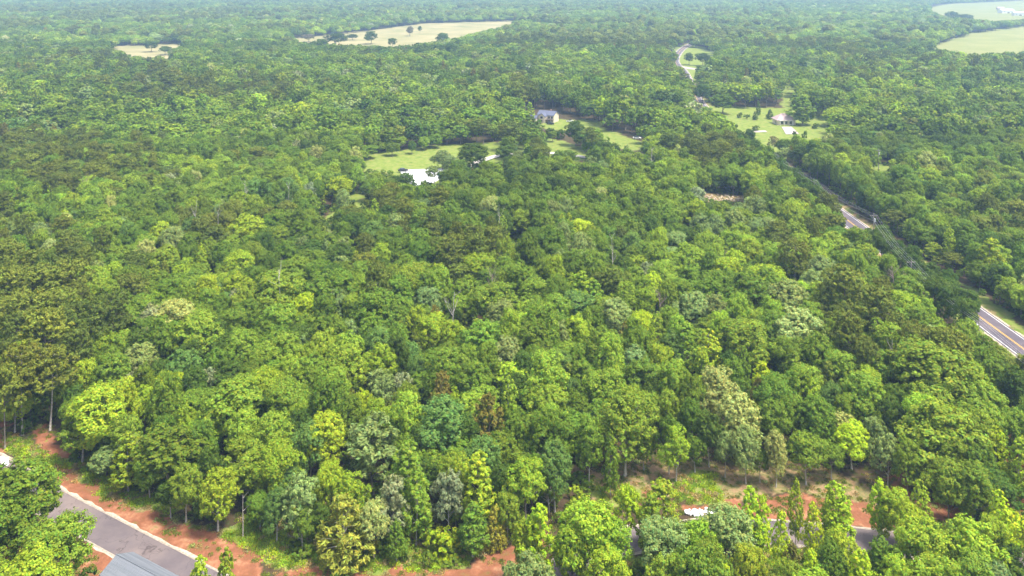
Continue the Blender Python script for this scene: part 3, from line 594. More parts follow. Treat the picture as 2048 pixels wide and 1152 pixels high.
SNAG = [ # x, top y, width, foot y, foot x, seed, material
(483,983,34,1075,486,1,'d'),(904,576,40,625,905,2,'d'),(834,250,26,286,834,3,'d'),(1784,668,26,740,1785,4,'d'),(1302,292,20,330,1302,5,'d'),(1000,418,26,470,1002,6,'d'),(1788,532,30,585,1790,7,'t'),(988,543,26,590,990,8,'t'),(1322,578,24,625,1322,9,'t'),(390,405,16,440,390,10,'d'),(436,415,8,436,436,11,'d'),
(562,545,40,640,562,12,'d'),(1098,955,34,1030,1098,13,'d'),(1226,470,20,520,1226,14,'d'),(170,350,16,375,170,15,'t'),(492,355,10,375,492,16,'d'),(576,362,8,382,576,17,'d'),(1080,110,10,124,1080,18,'d'),(602,1030,40,1105,604,19,'d'),(1254,1035,24,1097,1254,20,'b')]

RES = []      # (x, y, W, h, kind, tint, order, src)
for m in MAN:
    px, yt, wpx, k, c = m[:5]
    # a domed crown shows its far rim above its apex when seen from above
    dep = PITCH+math.atan((yt-YH)/F); hh_ = 14; a_ = wpx*.45*math.sin(dep); c_ = (4.6 if k in 'OS' else 6)*F/max(60, depth(px, yt, hh_))*math.cos(dep)
    yt = yt+(math.hypot(a_, c_)-c_ if k in 'OSPB' else 0)
    if px > 1000 and yt > 945: c = {'lg': 'yg', 'yg': 'by' if k == 'T' else 'yg', 'mg': 'lg', 'bg': 'gy' if px < 1500 else 'mg'}.get(c, c)
    if len(m) > 5:
        by = m[5]; bx = m[6] if len(m) > 6 else px
        g = at(bx, by); z0 = g.y*cp+H*sp
        # height: the top ray at this depth
        b_ = (YH-yt)/F; t = g.y/(b_*sp+cp); h = H+t*(b_*cp-sp)
        h = max(1.5, h)
        W = wpx/F*(g.y*cp+(H-h*.7)*sp)
        g.x = (px-1024)/F*(g.y*cp+(H-h*.75)*sp)
    else:
        h = 16
        for it in range(3):
            z0 = depth(px, yt, h); W = wpx/F*z0
            h = {'O': min(17, 7.8+.56*W), 'T': min(15, 7.5+1.1*W), 'P': min(21, 12+.65*W), 'C': min(12, 4.5+1.1*W), 'S': min(14, 6.5+.75*W), 'B': .8*W}[k]
        g = at(px, yt, h*.985)
    if 112 < g.x < 139 and g.y < 420:
        xT = 136.5 if g.x >= 121 else 112.5; zc_ = xT*F/(px-1024); tq = (cp-sp*(-1)*0)
        b_ = (YH-yt)/F; t_ = zc_; g.x = xT; g.y = t_*(b_*sp+cp); h = max(4.5, min(22, H+t_*(b_*cp-sp)))
    sc_ = 1.04 if k != 'T' else 1.08
    RES.append([g.x, g.y, W*sc_, h, k, c, 2 if len(m) > 5 and by > 600 else 1])
for x_, y_, w_, h_ in [(117+2.6*(q % 2), 211+5*q, 5.6+(q*7 % 3)*.6, 9+(q*5 % 4)*.8) for q in list(range(1, 13))+list(range(20, 48))]+[(111, 222, 5, 5), (110, 243, 5, 5), (111.5, 262, 6, 6)]:
    RES.append([x_, y_, w_, h_, 'O', 'dg', 1])
def snag_spot(j, m):
    px, yt, wpx, by, bx = m[:5]
    if j in (0, 2, 12, 18, 19): 
        g = at(bx, by); b_ = (YH-yt)/F; t = g.y/(b_*sp+cp); return g, H+t*(b_*cp-sp)
    h = 15.5 if m[6] == 'd' else 13; g = at(px, yt, h); g.z = 0; return g, h
man_xy = np.array([[r[0], r[1], r[2]*.5] for r in RES])

# ------------------------------------------------------------------ filler trees of the wood
def jitter_grid(sp_, y0, y1, kx, x0, seed):
    r = np.random.default_rng(seed); yy = np.arange(y0, y1, sp_*.87); out = []
    for j, y in enumerate(yy):
        hw = y*kx+x0; xs = np.arange(-hw, hw, sp_)+(j % 2)*sp_*.5
        out.append(np.stack([xs+r.uniform(-.36, .36, len(xs))*sp_, np.full(len(xs), y)+r.uniform(-.36, .36, len(xs))*sp_], 1))
    return np.concatenate(out)
def crown_rejected(X, Y, W, h):
    bad = np.zeros(len(X), bool)
    for fx, fz in ((0, 0), (0, .3), (0, .6), (0, .88), (-.36, .55), (.36, .55), (-.2, .82), (.2, .82), (.3, .35), (-.3, .35)):
        u, v, zc = proj(X+fx*W, Y, fz*h)
        for p in OPEN: bad |= inpoly(u, v, p)
    d = dist_to(HWY, X, Y, 2) if len(X) < 90000 else np.full(len(X), 1e3); bad |= d < np.where(Y < 400, 9.5, 7.0)
    m = Y < 260; dd = np.full(len(X), 1e3); dd[m] = dist_to(LANE, X[m], Y[m]); bad |= dd < 7
    return bad
# pine stands: photo centre, radii (pixels), strength
PINES = [(60,560,170,130,1.3),(230,330,160,50,.7),(150,430,160,50,.5),(1440,290,120,45,1.1),(960,460,90,60,.9),(1590,470,70,60,.6),(1760,580,110,60,.8),(1690,300,110,50,.6),(1700,390,120,50,.7),(1250,70,170,25,.9),(1400,60,160,22,.9),(560,190,200,40,.6),(350,150,140,30,.6),(60,300,90,60,.5),(640,260,60,40,.4),(700,700,60,60,.1),(1100,80,140,20,.6),(500,290,120,30,.5),(1780,80,120,30,.5),(200,20,500,30,.6),(900,10,400,20,.5)]
BRIGHT = [(1750,180,220,50,.8),(1550,160,120,40,.4),(1150,130,300,50,.3),(1950,330,120,60,.4),(1200,350,200,60,.2),(620,600,100,60,.4),(560,330,120,50,.2)]
def field_of(blobs, u, v):
    s = np.zeros(len(u))
    for cx, cy, rx, ry, k in blobs: s = np.maximum(s, k*np.exp(-(((u-cx)/rx)**2+((v-cy)/ry)**2)))
    return s
def assign(X, Y, r):
    n = len(X); u, v, zc = proj(X, Y, 14.0)
    pin = field_of(PINES, u, v)*.85+(fbm(X/70, Y/70, 61)-.62)*1.6+.04
    kind = np.full(n, 'O'); q = r.uniform(size=n)
    kind[q < .07] = 'T'; kind[(q > .07) & (q < .095)] = 'C'; kind[(q > .095) & (q < .125)] = 'S'
    kind[r.uniform(size=n) < pin] = 'P'
    lum = (fbm(X/45, Y/45, 71)-.5)*1.3+field_of(BRIGHT, u, v)*.5+(fbm(X/16, Y/16, 72, 2)-.5)*.9+r.normal(size=n)*.3
    c = np.full(n, 'mg'); c[lum > .12] = 'lg'; c[lum > .62] = 'yg'; c[lum > 1.25] = 'by'; c[lum < -.5] = 'dg'
    q = vnoise(X/17, Y/17, 81)*.85+r.uniform(size=n)*.15; c[(q < .13) & (kind != 'T')] = 'bg'; c[(q > .84)] = 'gy'; c[(r.uniform(size=n) < .012)] = 'cr'; q = vnoise(X/22, Y/22, 83)*.85+r.uniform(size=n)*.15; c[q < .12] = 'ol'
    c[kind == 'S'] = np.where(r.uniform(size=(kind == 'S').sum()) < .35, 'sv', 'gy')
    c[kind == 'P'] = np.where(r.uniform(size=(kind == 'P').sum()) < .5, 'ol', 'op'); c[kind == 'C'] = np.where(r.uniform(size=(kind == 'C').sum()) < .3, 'cb', 'ol')
    c[(kind == 'T') & (r.uniform(size=n) < .6)] = 'yg'
    return kind, c
G1 = jitter_grid(5.8, 106, 430, .70, 40, 11)
X, Y = G1[:, 0], G1[:, 1]; r = np.random.default_rng(12)
W = r.uniform(5.2, 9.8, len(X)); h = r.uniform(9, 15.5, len(X))*(.93+.25*(fbm(X/60, Y/60, 5)-.5)*2)
kind, c = assign(X, Y, r)
small = kind == 'T'; W[small] *= .55; small = kind == 'C'; W[small] *= .6; h[small] *= .7; h[kind == 'P'] *= 1.2; small = kind == 'S'; W[small] *= .75; h[small] *= .85
keep = ~crown_rejected(X, Y, W, h)
# leave room for the hand-placed crowns; lower trees may stand closer
for (mx, my, mr), rr_ in zip(man_xy, RES):
    d = np.hypot(X-mx, Y-my); keep &= ~((d < mr*.55+W*.24))
    # a filler tree standing between the drone and a hand-placed crown stays lower than it
    near_ = (d < mr+W*.6) & (Y < my) & (abs(X-mx) < mr*.8); h = np.where(near_, np.minimum(h, rr_[3]*.78), h)
for j, m in enumerate(SNAG):
    g, h_ = snag_spot(j, m); keep &= ~((np.abs(X-g.x) < 3.0+W*.3) & (Y > g.y-9) & (Y < g.y+1.5)); 
# front strips where the photo shows bare ground under the first row
X, Y, W, h, kind, c = X[keep], Y[keep], W[keep], h[keep], kind[keep], c[keep]
fill = [[x, y, w_, h_, k, cc, 0] for x, y, w_, h_, k, cc in zip(X, Y, W, h, kind, c)]
# the ones that show largest become individuals
def psize(t):
    u, v, zc = proj(t[0], t[1], t[3]*.7); inside = (-20 < u < 2068) and (0 < v < 1165)
    return (t[2]/zc) if inside else 0
MAXI = 40
fs = sorted(fill, key=lambda t: -psize(t)); fsel = []; rest = []
selfx = []
for t in fs:
    u, v, zc = proj(t[0], t[1], t[3]*.95)
    if len(fsel) < MAXI and t[4] != 'O' and psize(t) > 0 and 20 < u < 2028 and 20 < v < 1130 and t[3] > 10: fsel.append(t)
    else: rest.append(t)

# ------------------------------------------------------------------ prototypes
PROTO = {}
NV = {'O': 14, 'T': 7, 'P': 7, 'C': 4, 'S': 5, 'B': 3}
NL = {'O': (16500, .19), 'T': (8000, .18), 'P': (11000, .24), 'C': (7500, .2), 'S': (6500, .23), 'B': (1700, .2)}
for k, n in NV.items():
    for i in range(n):
        PROTO[(k, i)] = (trunk_mesh(k, 100*ord(k)+i, M_PALEBARK if k in 'TS' and i % 2 == 0 else M_BARK), crown_mesh(k, 100*ord(k)+i, *NL[k]))

ORD = ['leftmost', 'second', 'third', 'fourth', 'fifth', 'sixth', 'seventh', 'eighth', 'ninth', 'tenth', 'eleventh', 'twelfth']
def rowname(v):
    for lim, n in ((1060, 'bottom edge'), (985, 'lowest belt'), (915, 'wood front'), (845, 'front canopy'), (785, 'low canopy'), (730, 'lower-middle canopy'), (675, 'middle canopy'), (620, 'inner canopy'), (560, 'deeper canopy'), (500, 'far canopy'), (400, 'farther canopy'), (250, 'meadow zone'), (150, 'house zone')):
        if v >= lim: return n
    return 'far distance'
COLN = ['far left', 'left', 'left of centre', 'centre', 'right of centre', 'right', 'far right']
def colname(u): return COLN[int(min(6, max(0, u/2048*7)))]
keepO = set(id(t) for t in sorted([t for t in RES if t[4] == 'O'], key=lambda t: -psize(t))[:296])
rest += [t[:6]+[0] for t in RES if t[4] == 'O' and id(t) not in keepO]
IND = [t for t in RES if t[4] != 'O' or id(t) in keepO]+fsel
groups = {}
def tintof(cc, r):
    t = np.array(TINT[cc])*np.array([1.10, 1.01, .95]); v = r.uniform(.86, 1.16); s = r.normal()*.05
    return tuple(float(a) for a in np.clip(t*v*np.array([1+s, 1, 1-s]), .01, .6))
rt = np.random.default_rng(99)
for t in IND:
    u, v, zc = proj(t[0], t[1], t[3]*.75); size = 'small ' if t[2] < 5 else ('big ' if t[2] > 12 else '')
    key = (size, CNAME[t[5]], FNAME[t[4]], rowname(v), colname(u)); groups.setdefault(key, []).append((u, t))
LAB = {}
for key, lst in groups.items():
    lst.sort(key=lambda q: q[0])
    for i, (u, t) in enumerate(lst):
        base = f"{key[0]}{key[1]} {key[2]}, {key[3]}, {key[4]} of the photo"
        if len(lst) > 1: base = f"{key[0]}{key[1]} {key[2]}, {key[3]}, {key[4]} of photo, {ORD[min(i, 11)]}{'' if i == 0 else ' from left'}"
        LAB[id(t)] = base
for t in IND:
    x, y, W, h, k, cc, src = t
    i = int(rt.integers(0, NV[k])); tm, cm = PROTO[(k, i)]; wn, hn = NOM[k]
    e = thing(ONAME[k], LAB[id(t)], CAT[k], (x, y, gz_at(x, y) if y < 420 else 0), float(rt.uniform(0, 6.28)), GRP[k])
    e.scale = (W/wn, W/wn, h/hn)
    a = obj('trunk', tm, e)
    if src == 2: a.material_slots[0].link = 'OBJECT'; a.material_slots[0].material = M_PALEBARK
    b = obj('crown', cm, e); b['tint'] = tintof(cc, rt)
# dead trees
for j, (px, yt, wpx, by, bx, sd, mm) in enumerate(SNAG):
    g, h = snag_spot(j, (px, yt, wpx, by, bx, sd, mm))
    if j == 0: lb_ = 'pale forked leafless sapling standing on the grass beside the left road'
    else:
        lb_ = ('reddish-brown twiggy' if mm == 't' else 'pale bare')+f' dead tree, {rowname(yt+12)}, {colname(px)} of the photo, {"tall" if h > 14 else "short"}'
        if j in (9, 10): lb_ = ['taller', 'shorter'][j-9]+' of two pale dead stems close together in the left wood'
        if j == 15: lb_ = 'pale dead stem left of another in the left wood below the meadow'
        if j == 16: lb_ = 'slender pale dead stem in the wood left of the gravel pad'
    me = snag_mesh(sd, 13, 1.1, {'d': M_DEAD, 't': M_BROWNDEAD, 'b': M_BARK}[mm], 16 if mm == 't' else (3 if j in (0, 18) else 8), 2 if mm == 't' else (0 if j == 0 else 1), 'trunk', .22 if j in (0, 18) else .3)
    o = obj('dead_tree', me, None, (g.x, g.y, 0)); W = wpx/F*(g.y*cp+(H-h*.7)*sp)
    q_ = max(.5, W/6.5); o.scale = (q_, q_, h/13.5); o['label'] = lb_; o['category'] = 'dead tree'; o['group'] = GRP['D']

# ------------------------------------------------------------------ stuff: the rest of the wood, instanced on points
def proto_collection(name, items):
    c_ = bpy.data.collections.new(name)
    for i, me in enumerate(items):
        o = bpy.data.objects.new(f'{name}_{i:03d}', me); c_.objects.link(o)
    return c_
def joined(me_a, me_b, name):
    """trunk and crown in one mesh, two materials"""
    me = bpy.data.meshes.new(name)
    def arr(m):
        v = np.empty(len(m.vertices)*3, np.float32); m.vertices.foreach_get('co', v)
        l = np.empty(len(m.loops), np.int32); m.loops.foreach_get('vertex_index', l); return v.reshape(-1, 3), l.reshape(-1, 4)
    va, fa = arr(me_a); vb, fb = arr(me_b); V = np.concatenate([va, vb]); Fq = np.concatenate([fa, fb+len(va)])
    lc = np.ones((len(V), 4), np.float32); q = np.empty(len(vb)*4, np.float32); me_b.attributes['leaf'].data.foreach_get('color', q); lc[len(va):] = q.reshape(-1, 4)
    me = mesh_np(name, V, Fq, me_a.materials[0], lc); me.materials.append(me_b.materials[0])
    me.polygons.foreach_set('material_index', np.concatenate([np.zeros(len(fa), np.int32), np.ones(len(fb), np.int32)])); return me
def scatter(name, label, cat, P, idx, scl, rotz, tint, collection, kind='stuff'):
    me = bpy.data.meshes.new(name); n = len(P); me.vertices.add(n); me.vertices.foreach_set('co', np.asarray(P, np.float32).ravel())
    a = me.attributes.new('pick', 'INT', 'POINT'); a.data.foreach_set('value', np.asarray(idx, np.int32))
    a = me.attributes.new('siz', 'FLOAT_VECTOR', 'POINT'); a.data.foreach_set('vector', np.asarray(scl, np.float32).ravel())
    a = me.attributes.new('rot', 'FLOAT_VECTOR', 'POINT'); rv = np.zeros((n, 3), np.float32); rv[:, 2] = rotz; a.data.foreach_set('vector', rv.ravel())
    a = me.attributes.new('tint', 'FLOAT_COLOR', 'POINT'); a.data.foreach_set('color', np.concatenate([tint, np.ones((n, 1))], 1).astype(np.float32).ravel())
    o = obj(name, me); ng = bpy.data.node_groups.new(name+'_nodes', 'GeometryNodeTree')
    ng.interface.new_socket('Geometry', in_out='INPUT', socket_type='NodeSocketGeometry'); ng.interface.new_socket('Geometry', in_out='OUTPUT', socket_type='NodeSocketGeometry')
    gi = ng.nodes.new('NodeGroupInput'); gout = ng.nodes.new('NodeGroupOutput'); ip = ng.nodes.new('GeometryNodeInstanceOnPoints'); ci = ng.nodes.new('GeometryNodeCollectionInfo')
    ci.inputs['Collection'].default_value = collection; ci.inputs['Separate Children'].default_value = True; ci.inputs['Reset Children'].default_value = True
    def na(nm, ty):
        q = ng.nodes.new('GeometryNodeInputNamedAttribute'); q.data_type = ty; q.inputs['Name'].default_value = nm; return q.outputs['Attribute']
    L = ng.links; L.new(gi.outputs[0], ip.inputs['Points']); L.new(ci.outputs[0], ip.inputs['Instance']); ip.inputs['Pick Instance'].default_value = True
    L.new(na('pick', 'INT'), ip.inputs['Instance Index']); L.new(na('rot', 'FLOAT_VECTOR'), ip.inputs['Rotation']); L.new(na('siz', 'FLOAT_VECTOR'), ip.inputs['Scale'])
    L.new(ip.outputs[0], gout.inputs[0]); md = o.modifiers.new('scatter', 'NODES'); md.node_group = ng
    o['kind'] = kind; o['label'] = label; o['category'] = cat; return o

LODS = {}
def dome_mesh(kind, seed, n, size):
    r = np.random.default_rng(seed); Wn, Hn = NOM[kind]; Vs = []; Ns = []
    if kind in 'OSB': L = [(0, 0, Hn*.60, .44*Wn, .34*Hn)]+[(math.cos(a)*.25*Wn, math.sin(a)*.25*Wn, Hn*r.uniform(.45, .66), r.uniform(.22, .3)*Wn, Hn*r.uniform(.16, .24)) for a in r.uniform(0, 6.28, 7)]
    elif kind == 'P': L = [(0, 0, Hn*.72, .36*Wn, .26*Hn)]+[(math.cos(a)*.28*Wn, math.sin(a)*.28*Wn, Hn*r.uniform(.55, .8), .2*Wn, Hn*.1) for a in r.uniform(0, 6.28, 6)]
    else: L = [(0, 0, Hn*.5, .42*Wn, .4*Hn), (0, 0, Hn*.78, .22*Wn, .2*Hn)]+[(math.cos(a)*.2*Wn, math.sin(a)*.2*Wn, Hn*r.uniform(.35, .6), .25*Wn, Hn*.18) for a in r.uniform(0, 6.28, 4)]
    for x, y, z, a, b in L:
        m = max(8, int(n*a*b/sum(q[3]*q[4] for q in L))); d = sph(r, m*2); d = d[d[:, 2] > -.55][:m]; k = 1+.10*np.sin(d[:, :1]*9+seed)*np.sin(d[:, 1:2]*8)+r.uniform(-.06, .06, (len(d), 1))
        Vs.append(np.array([x, y, z])+d*k*np.array([a, a, b])); Ns.append(d*np.array([1, 1, a/b])+r.normal(size=d.shape)*.28)
    V, Fq, lc = leaves_np(np.concatenate(Vs), np.concatenate(Ns), size, .8, r, .08, .22); return mesh_np('crown', V, Fq, M_LEAF, lc)
def lod_collection(name, nleaf_f, size_f, nv):
    items = []; index = {}
    for k in 'OTPCSB':
        for i in range(min(nv, NV[k])):
            index[(k, i)] = len(items); n_, s_ = NL[k]
            if nleaf_f == 1: tm, cm = PROTO[(k, i)]
            else:
                tm = trunk_mesh(k, 100*ord(k)+i, M_PALEBARK if k in 'TS' and i % 2 == 0 else M_BARK, 4); cm = crown_mesh(k, 100*ord(k)+i+7, int(n_*nleaf_f), s_*size_f) if nleaf_f > .1 else dome_mesh(k, 100*ord(k)+i+7, int(n_*nleaf_f), s_*size_f)
            items.append(joined(tm, cm, name))
    return proto_collection(name, items), index, nv
def arrays_for(T, index, nv, seed, gain=1.0):
    r = np.random.default_rng(seed); P = []; idx = []; S = []; tn = []
    for x, y, W, h, k, cc, *_ in T:
        i = int(r.integers(0, min(nv, NV[k]))); wn, hn = NOM[k]
        P.append((x, y, 0)); idx.append(index[(k, i)]); a = W/wn; S.append((a, a, h/hn)); tn.append(tintof(cc, r))
    tn = np.array(tn)*(.78+.55*fbm(np.array([t[0] for t in T])/85, np.array([t[1] for t in T])/85, 95))[:, None]*gain
    return np.array(P, float), np.array(idx), np.array(S), r.uniform(0, 6.28, len(P)), np.array(tn)
c0, i0_, n0 = lod_collection('near_wood_tree', 1, 1, 14)
P0, I0, S0, R0_, T0 = arrays_for(rest, i0_, n0, 5)
m_ = P0[:, 1] < 420; P0[m_, 2] = ground_height(P0[m_, 0], P0[m_, 1])
# mid wood 400..1700 m
def wood(sp_, y0, y1, seed, wlo, whi):
    G = jitter_grid(sp_, y0, y1, .72, 60, seed); X, Y = G[:, 0], G[:, 1]; r = np.random.default_rng(seed+1)
    W = r.uniform(wlo, whi, len(X)); h = r.uniform(9, 18, len(X))*(.95+.3*(fbm(X/60, Y/60, 5)-.5)*2); kind, c = assign(X, Y, r)
    W[kind == 'T'] *= .6; W[kind == 'C'] *= .65; h[kind == 'P'] *= 1.22
    kp = ~crown_rejected(X, Y, W, h); return [[a, b, w_, h_, k, cc] for a, b, w_, h_, k, cc in zip(X[kp], Y[kp], W[kp], h[kp], kind[kp], c[kp])]
c1, i1_, n1 = lod_collection('mid_wood_tree', .22, 2.0, 8)
A1 = arrays_for(wood(9.3, 430, 1000, 31, 8.5, 15), i1_, n1, 6, 1.06)
c2, i2_, n2 = lod_collection('far_wood_tree', .05, 3.6, 4)
A2 = arrays_for(wood(11.5, 1000, 2200, 41, 10.5, 17.5), i2_, n2, 7, 1.0)
# wood beyond: patches of many crowns
def patch_mesh(seed, S=60):
    r = np.random.default_rng(seed); Vs = []; Fs = []; Ls = []; off = 0
    for gx in np.arange(-S/2, S/2, 11):
        for gy in np.arange(-S/2, S/2, 11):
            cx, cy = gx+r.uniform(0, 9), gy+r.uniform(0, 9); w_ = r.uniform(6, 9.5); hh = r.uniform(8, 15); n = 60
            d = sph(r, n); d[:, 2] = np.abs(d[:, 2])*1.2-.3; C = np.array([cx, cy, hh-w_*.6])+d*np.array([w_, w_, w_*.62])*r.uniform(.75, 1.05, (n, 1))
            V, Fq, lc = leaves_np(C, d+np.array([0, 0, .5])+r.normal(size=(n, 3))*.3, 1.7, .8, r, .1, .25)
            q = r.uniform(.65, 1.5); wq = r.uniform(-.12, .25); lc = lc*np.array([q*(1+wq), q, q*(1-wq), 1]); Vs.append(V); Fs.append(Fq+off); Ls.append(lc); off += len(V)
    return mesh_np('patch', np.concatenate(Vs), np.concatenate(Fs), M_LEAF, np.concatenate(Ls))
c3 = proto_collection('distant_wood', [patch_mesh(i) for i in range(6)])
G3 = jitter_grid(52, 2180, 6600, .75, 120, 51); G3 = G3
bad = np.zeros(len(G3), bool)
for fx in (-30, -15, 0, 15, 30):
    for fy in (-30, -15, 0, 15, 30):
        for fz in (0, 12):
            u, v, zc = proj(G3[:, 0]+fx, G3[:, 1]+fy, float(fz))
            for p in OPEN: bad |= inpoly(u, v, p)
G3 = G3[~bad]; r3 = np.random.default_rng(8); n3 = len(G3)
P3 = np.zeros((n3, 3)); P3[:, :2] = G3; P3[:, 2] = np.maximum(0, fbm(G3[:, 0]/900, G3[:, 1]/900, 5, 2)-.35)*60*sstep(2600, 4600, np.hypot(G3[:, 0], G3[:, 1]))
f3 = .9*fbm(G3[:, 0]/260, G3[:, 1]/260, 91)[:, None]; T3 = np.array(TINT['mg'])*(1-f3)+np.array(TINT['op'])*f3; T3 = T3*r3.uniform(.7, 1.25, (n3, 1))
off1 = 0
# all of it is ONE object: one collection holding every level
allc = bpy.data.collections.new('wood_prototypes'); names = []
for pre, cc_ in (('a', c0), ('b', c1), ('c', c2), ('d', c3)):
    for i, o in enumerate(sorted(cc_.objects, key=lambda q: q.name)):
        q = bpy.data.objects.new(f'{pre}{i:03d}', o.data); allc.objects.link(q)
o1 = len(c0.objects); o2 = o1+len(c1.objects); o3 = o2+len(c2.objects)
PP = np.concatenate([P0, A1[0], A2[0], P3]); II = np.concatenate([I0, A1[1]+o1, A2[1]+o2, r3.integers(0, 6, n3)+o3])
SS = np.concatenate([S0, A1[2], A2[2], np.stack([r3.uniform(.9, 1.1, n3), r3.uniform(.9, 1.1, n3), r3.uniform(.85, 1.3, n3)], 1)])
RR = np.concatenate([R0_, A1[3], A2[3], r3.uniform(0, 6.28, n3)]); TT = np.concatenate([T0, A1[4], A2[4], T3])
scatter('forest', 'dense mixed green woodland canopy running back to the hazy distance', 'forest', PP, II, SS, RR, TT, allc)

# undergrowth: shrubs under and in front of the wood
def weed_mesh(seed, n=90, R_=.8, hh=.5, size=.12, asp=.35):
    r = np.random.default_rng(seed); d = r.normal(size=(n, 3))*.4; C = np.stack([d[:, 0]*R_, d[:, 1]*R_, np.abs(r.uniform(0.02, 1, n))*hh*(1-np.minimum(.8, np.hypot(d[:, 0], d[:, 1])))], 1)
    V, Fq, lc = leaves_np(C, r.normal(size=(n, 3))*.6+np.array([0, 0, .6]), size, asp, r, .15, .35, along=r.normal(size=(n, 3))*.5+np.array([0, 0, 1.])); return mesh_np('weed', V, Fq, M_LEAF, lc)
ucol = bpy.data.collections.new('undergrowth_prototypes')
for i in range(3): ucol.objects.link(bpy.data.objects.new(f'a{i:03d}', crown_mesh('B', 900+i, 700, .24)))
for i in range(4): ucol.objects.link(bpy.data.objects.new(f'b{i:03d}', weed_mesh(950+i, 110, 1.0, .45, .16)))
def zone_mask(X, Y, polys):
    m = np.zeros(len(X), bool)
    for p in polys: m |= inpoly(X, Y, p)
    return m
G = jitter_grid(3.6, 106, 400, .70, 30, 61); X, Y = G[:, 0], G[:, 1]; r = np.random.default_rng(62)
wv, hv = r.uniform(2.2, 4.6, len(X)), r.uniform(1.0, 3.2, len(X))
u, v, zc = proj(X, Y, 0.0); bad = np.zeros(len(X), bool)
for p in OPEN: bad |= inpoly(u, v, p)
dl = dist_to(LANE, X, Y, 2); dhh = dist_to(HWY, X, Y, 2); bad |= (dl < 6) | (dhh < 9.5)
clay = zone_mask(X, Y, CLAY); bad |= clay
front = (v > 880) & (r.uniform(size=len(X)) < .45); bad |= front
X, Y, wv, hv = X[~bad], Y[~bad], wv[~bad], hv[~bad]; n = len(X)
tb = np.array([tintof(q, r) for q in r.choice(['dg', 'mg', 'lg', 'ol'], n, p=[.35, .35, .2, .1])])
ZB = ground_height(X, Y)
# weeds on the grassy and straw verges
G = jitter_grid(.85, 112, 205, .68, 8, 63); X2, Y2 = G[:, 0], G[:, 1]
gm2 = zone_mask(X2, Y2, GRASS); cm2 = zone_mask(X2, Y2, CLAY); sm2 = zone_mask(X2, Y2, STRAW); u, v, zc = proj(X2, Y2, 0.0)
op = np.zeros(len(X2), bool)
for p in OPEN: op |= inpoly(u, v, p)
nz = fbm(X2/3.5, Y2/3.5, 15); q = r.uniform(size=len(X2))
prob = np.where(gm2, .72, np.where(cm2, np.where(nz > .56, .4, .04), np.where(sm2, .35, np.where(op, .45, .3))))
dl = dist_to(LANE, X2, Y2); dhh = dist_to(HWY, X2, Y2, 2)
kp = (q < prob) & (dl > 4.4) & (dhh > 5) & (u > -40) & (u < 2090) & (v < 1180)
X2, Y2, gm2, cm2, sm2 = X2[kp], Y2[kp], gm2[kp], cm2[kp], sm2[kp]; n2_ = len(X2)
wt = np.array([tintof('by' if g_ and a_ < .2 else 'yg' if g_ and a_ < .5 else 'st' if a_ > .76 else ('lg' if g_ else ('ol' if a_ < .6 else 'cr')), r) for g_, a_ in zip(gm2, r.uniform(size=n2_))])
s2 = r.uniform(.55, 1.25, n2_)*np.where(gm2, 1.15, .75)
# highway verge weeds
PP = np.concatenate([np.stack([X, Y, ZB-.05], 1), np.stack([X2, Y2, ground_height(X2, Y2)], 1)])
II = np.concatenate([r.integers(0, 3, n), 3+r.integers(0, 4, n2_)])
SS = np.concatenate([np.stack([wv/4, wv/4, hv/3.2], 1), np.stack([s2, s2, s2*r.uniform(.7, 1.5, n2_)], 1)])
scatter('undergrowth', 'low shrubs, weeds and grass growing on the verges and under the wood', 'undergrowth', PP, II, SS, r.uniform(0, 6.28, n+n2_), np.concatenate([tb, wt]), ucol)

# white riprap beside the lane, brush heap, clay heap stones
def rocks(name, label, cat, polys, n, s, m, seed):
    rr = random.Random(seed); b = MB(); P = atp(polys); xs = [p[0] for p in P]; ys_ = [p[1] for p in P]; k = 0
    while k < n:
        x = rr.uniform(min(xs), max(xs)); y = rr.uniform(min(ys_), max(ys_))
        if not inpoly(np.array([x]), np.array([y]), P)[0]: continue
        q = bmesh.ops.create_icosphere(b.bm, subdivisions=1, radius=1); a = s*rr.uniform(.5, 1.2); Mx = Matrix.Rotation(rr.uniform(0, 6), 3, (rr.random(), rr.random(), rr.random()+.1))
        for v in q['verts']:
            c_ = Mx @ Vector((v.co.x*a*rr.uniform(.85, 1.15), v.co.y*a*.8, v.co.z*a*.6)); v.co = c_+Vector((x, y, .12+a*.25)); v.tag = True
        k += 1
    o = b.build(name, m); o['label'] = label; o['category'] = cat; o['kind'] = 'stuff'; return o
M_ROCK = m_noise('white_rock', (.7, .69, .7), (.85, .84, .85), 3)
rocks('white_riprap', 'heap of white stones beside the lower right road at its culvert', 'stones', [(1370, 1022), (1395, 1020), (1420, 1022), (1440, 1030), (1425, 1036), (1395, 1034), (1372, 1030)], 70, .42, M_ROCK, 3)
rocks('pale_rubble', 'pale rubble at the left edge beside the red clay track', 'stones', [(-20, 918), (14, 918), (16, 932), (-20, 934)], 60, .45, M_ROCK, 4)
M_TANROCK = m_noise('tan_rubble', (.34, .25, .16), (.55, .47, .37), 2)
rocks('rubble_heap', 'tan and pink rubble spread in the small clearing left of the highway', 'rubble', [(1395, 388), (1490, 394), (1492, 408), (1425, 404)], 90, .6, M_TANROCK, 5)

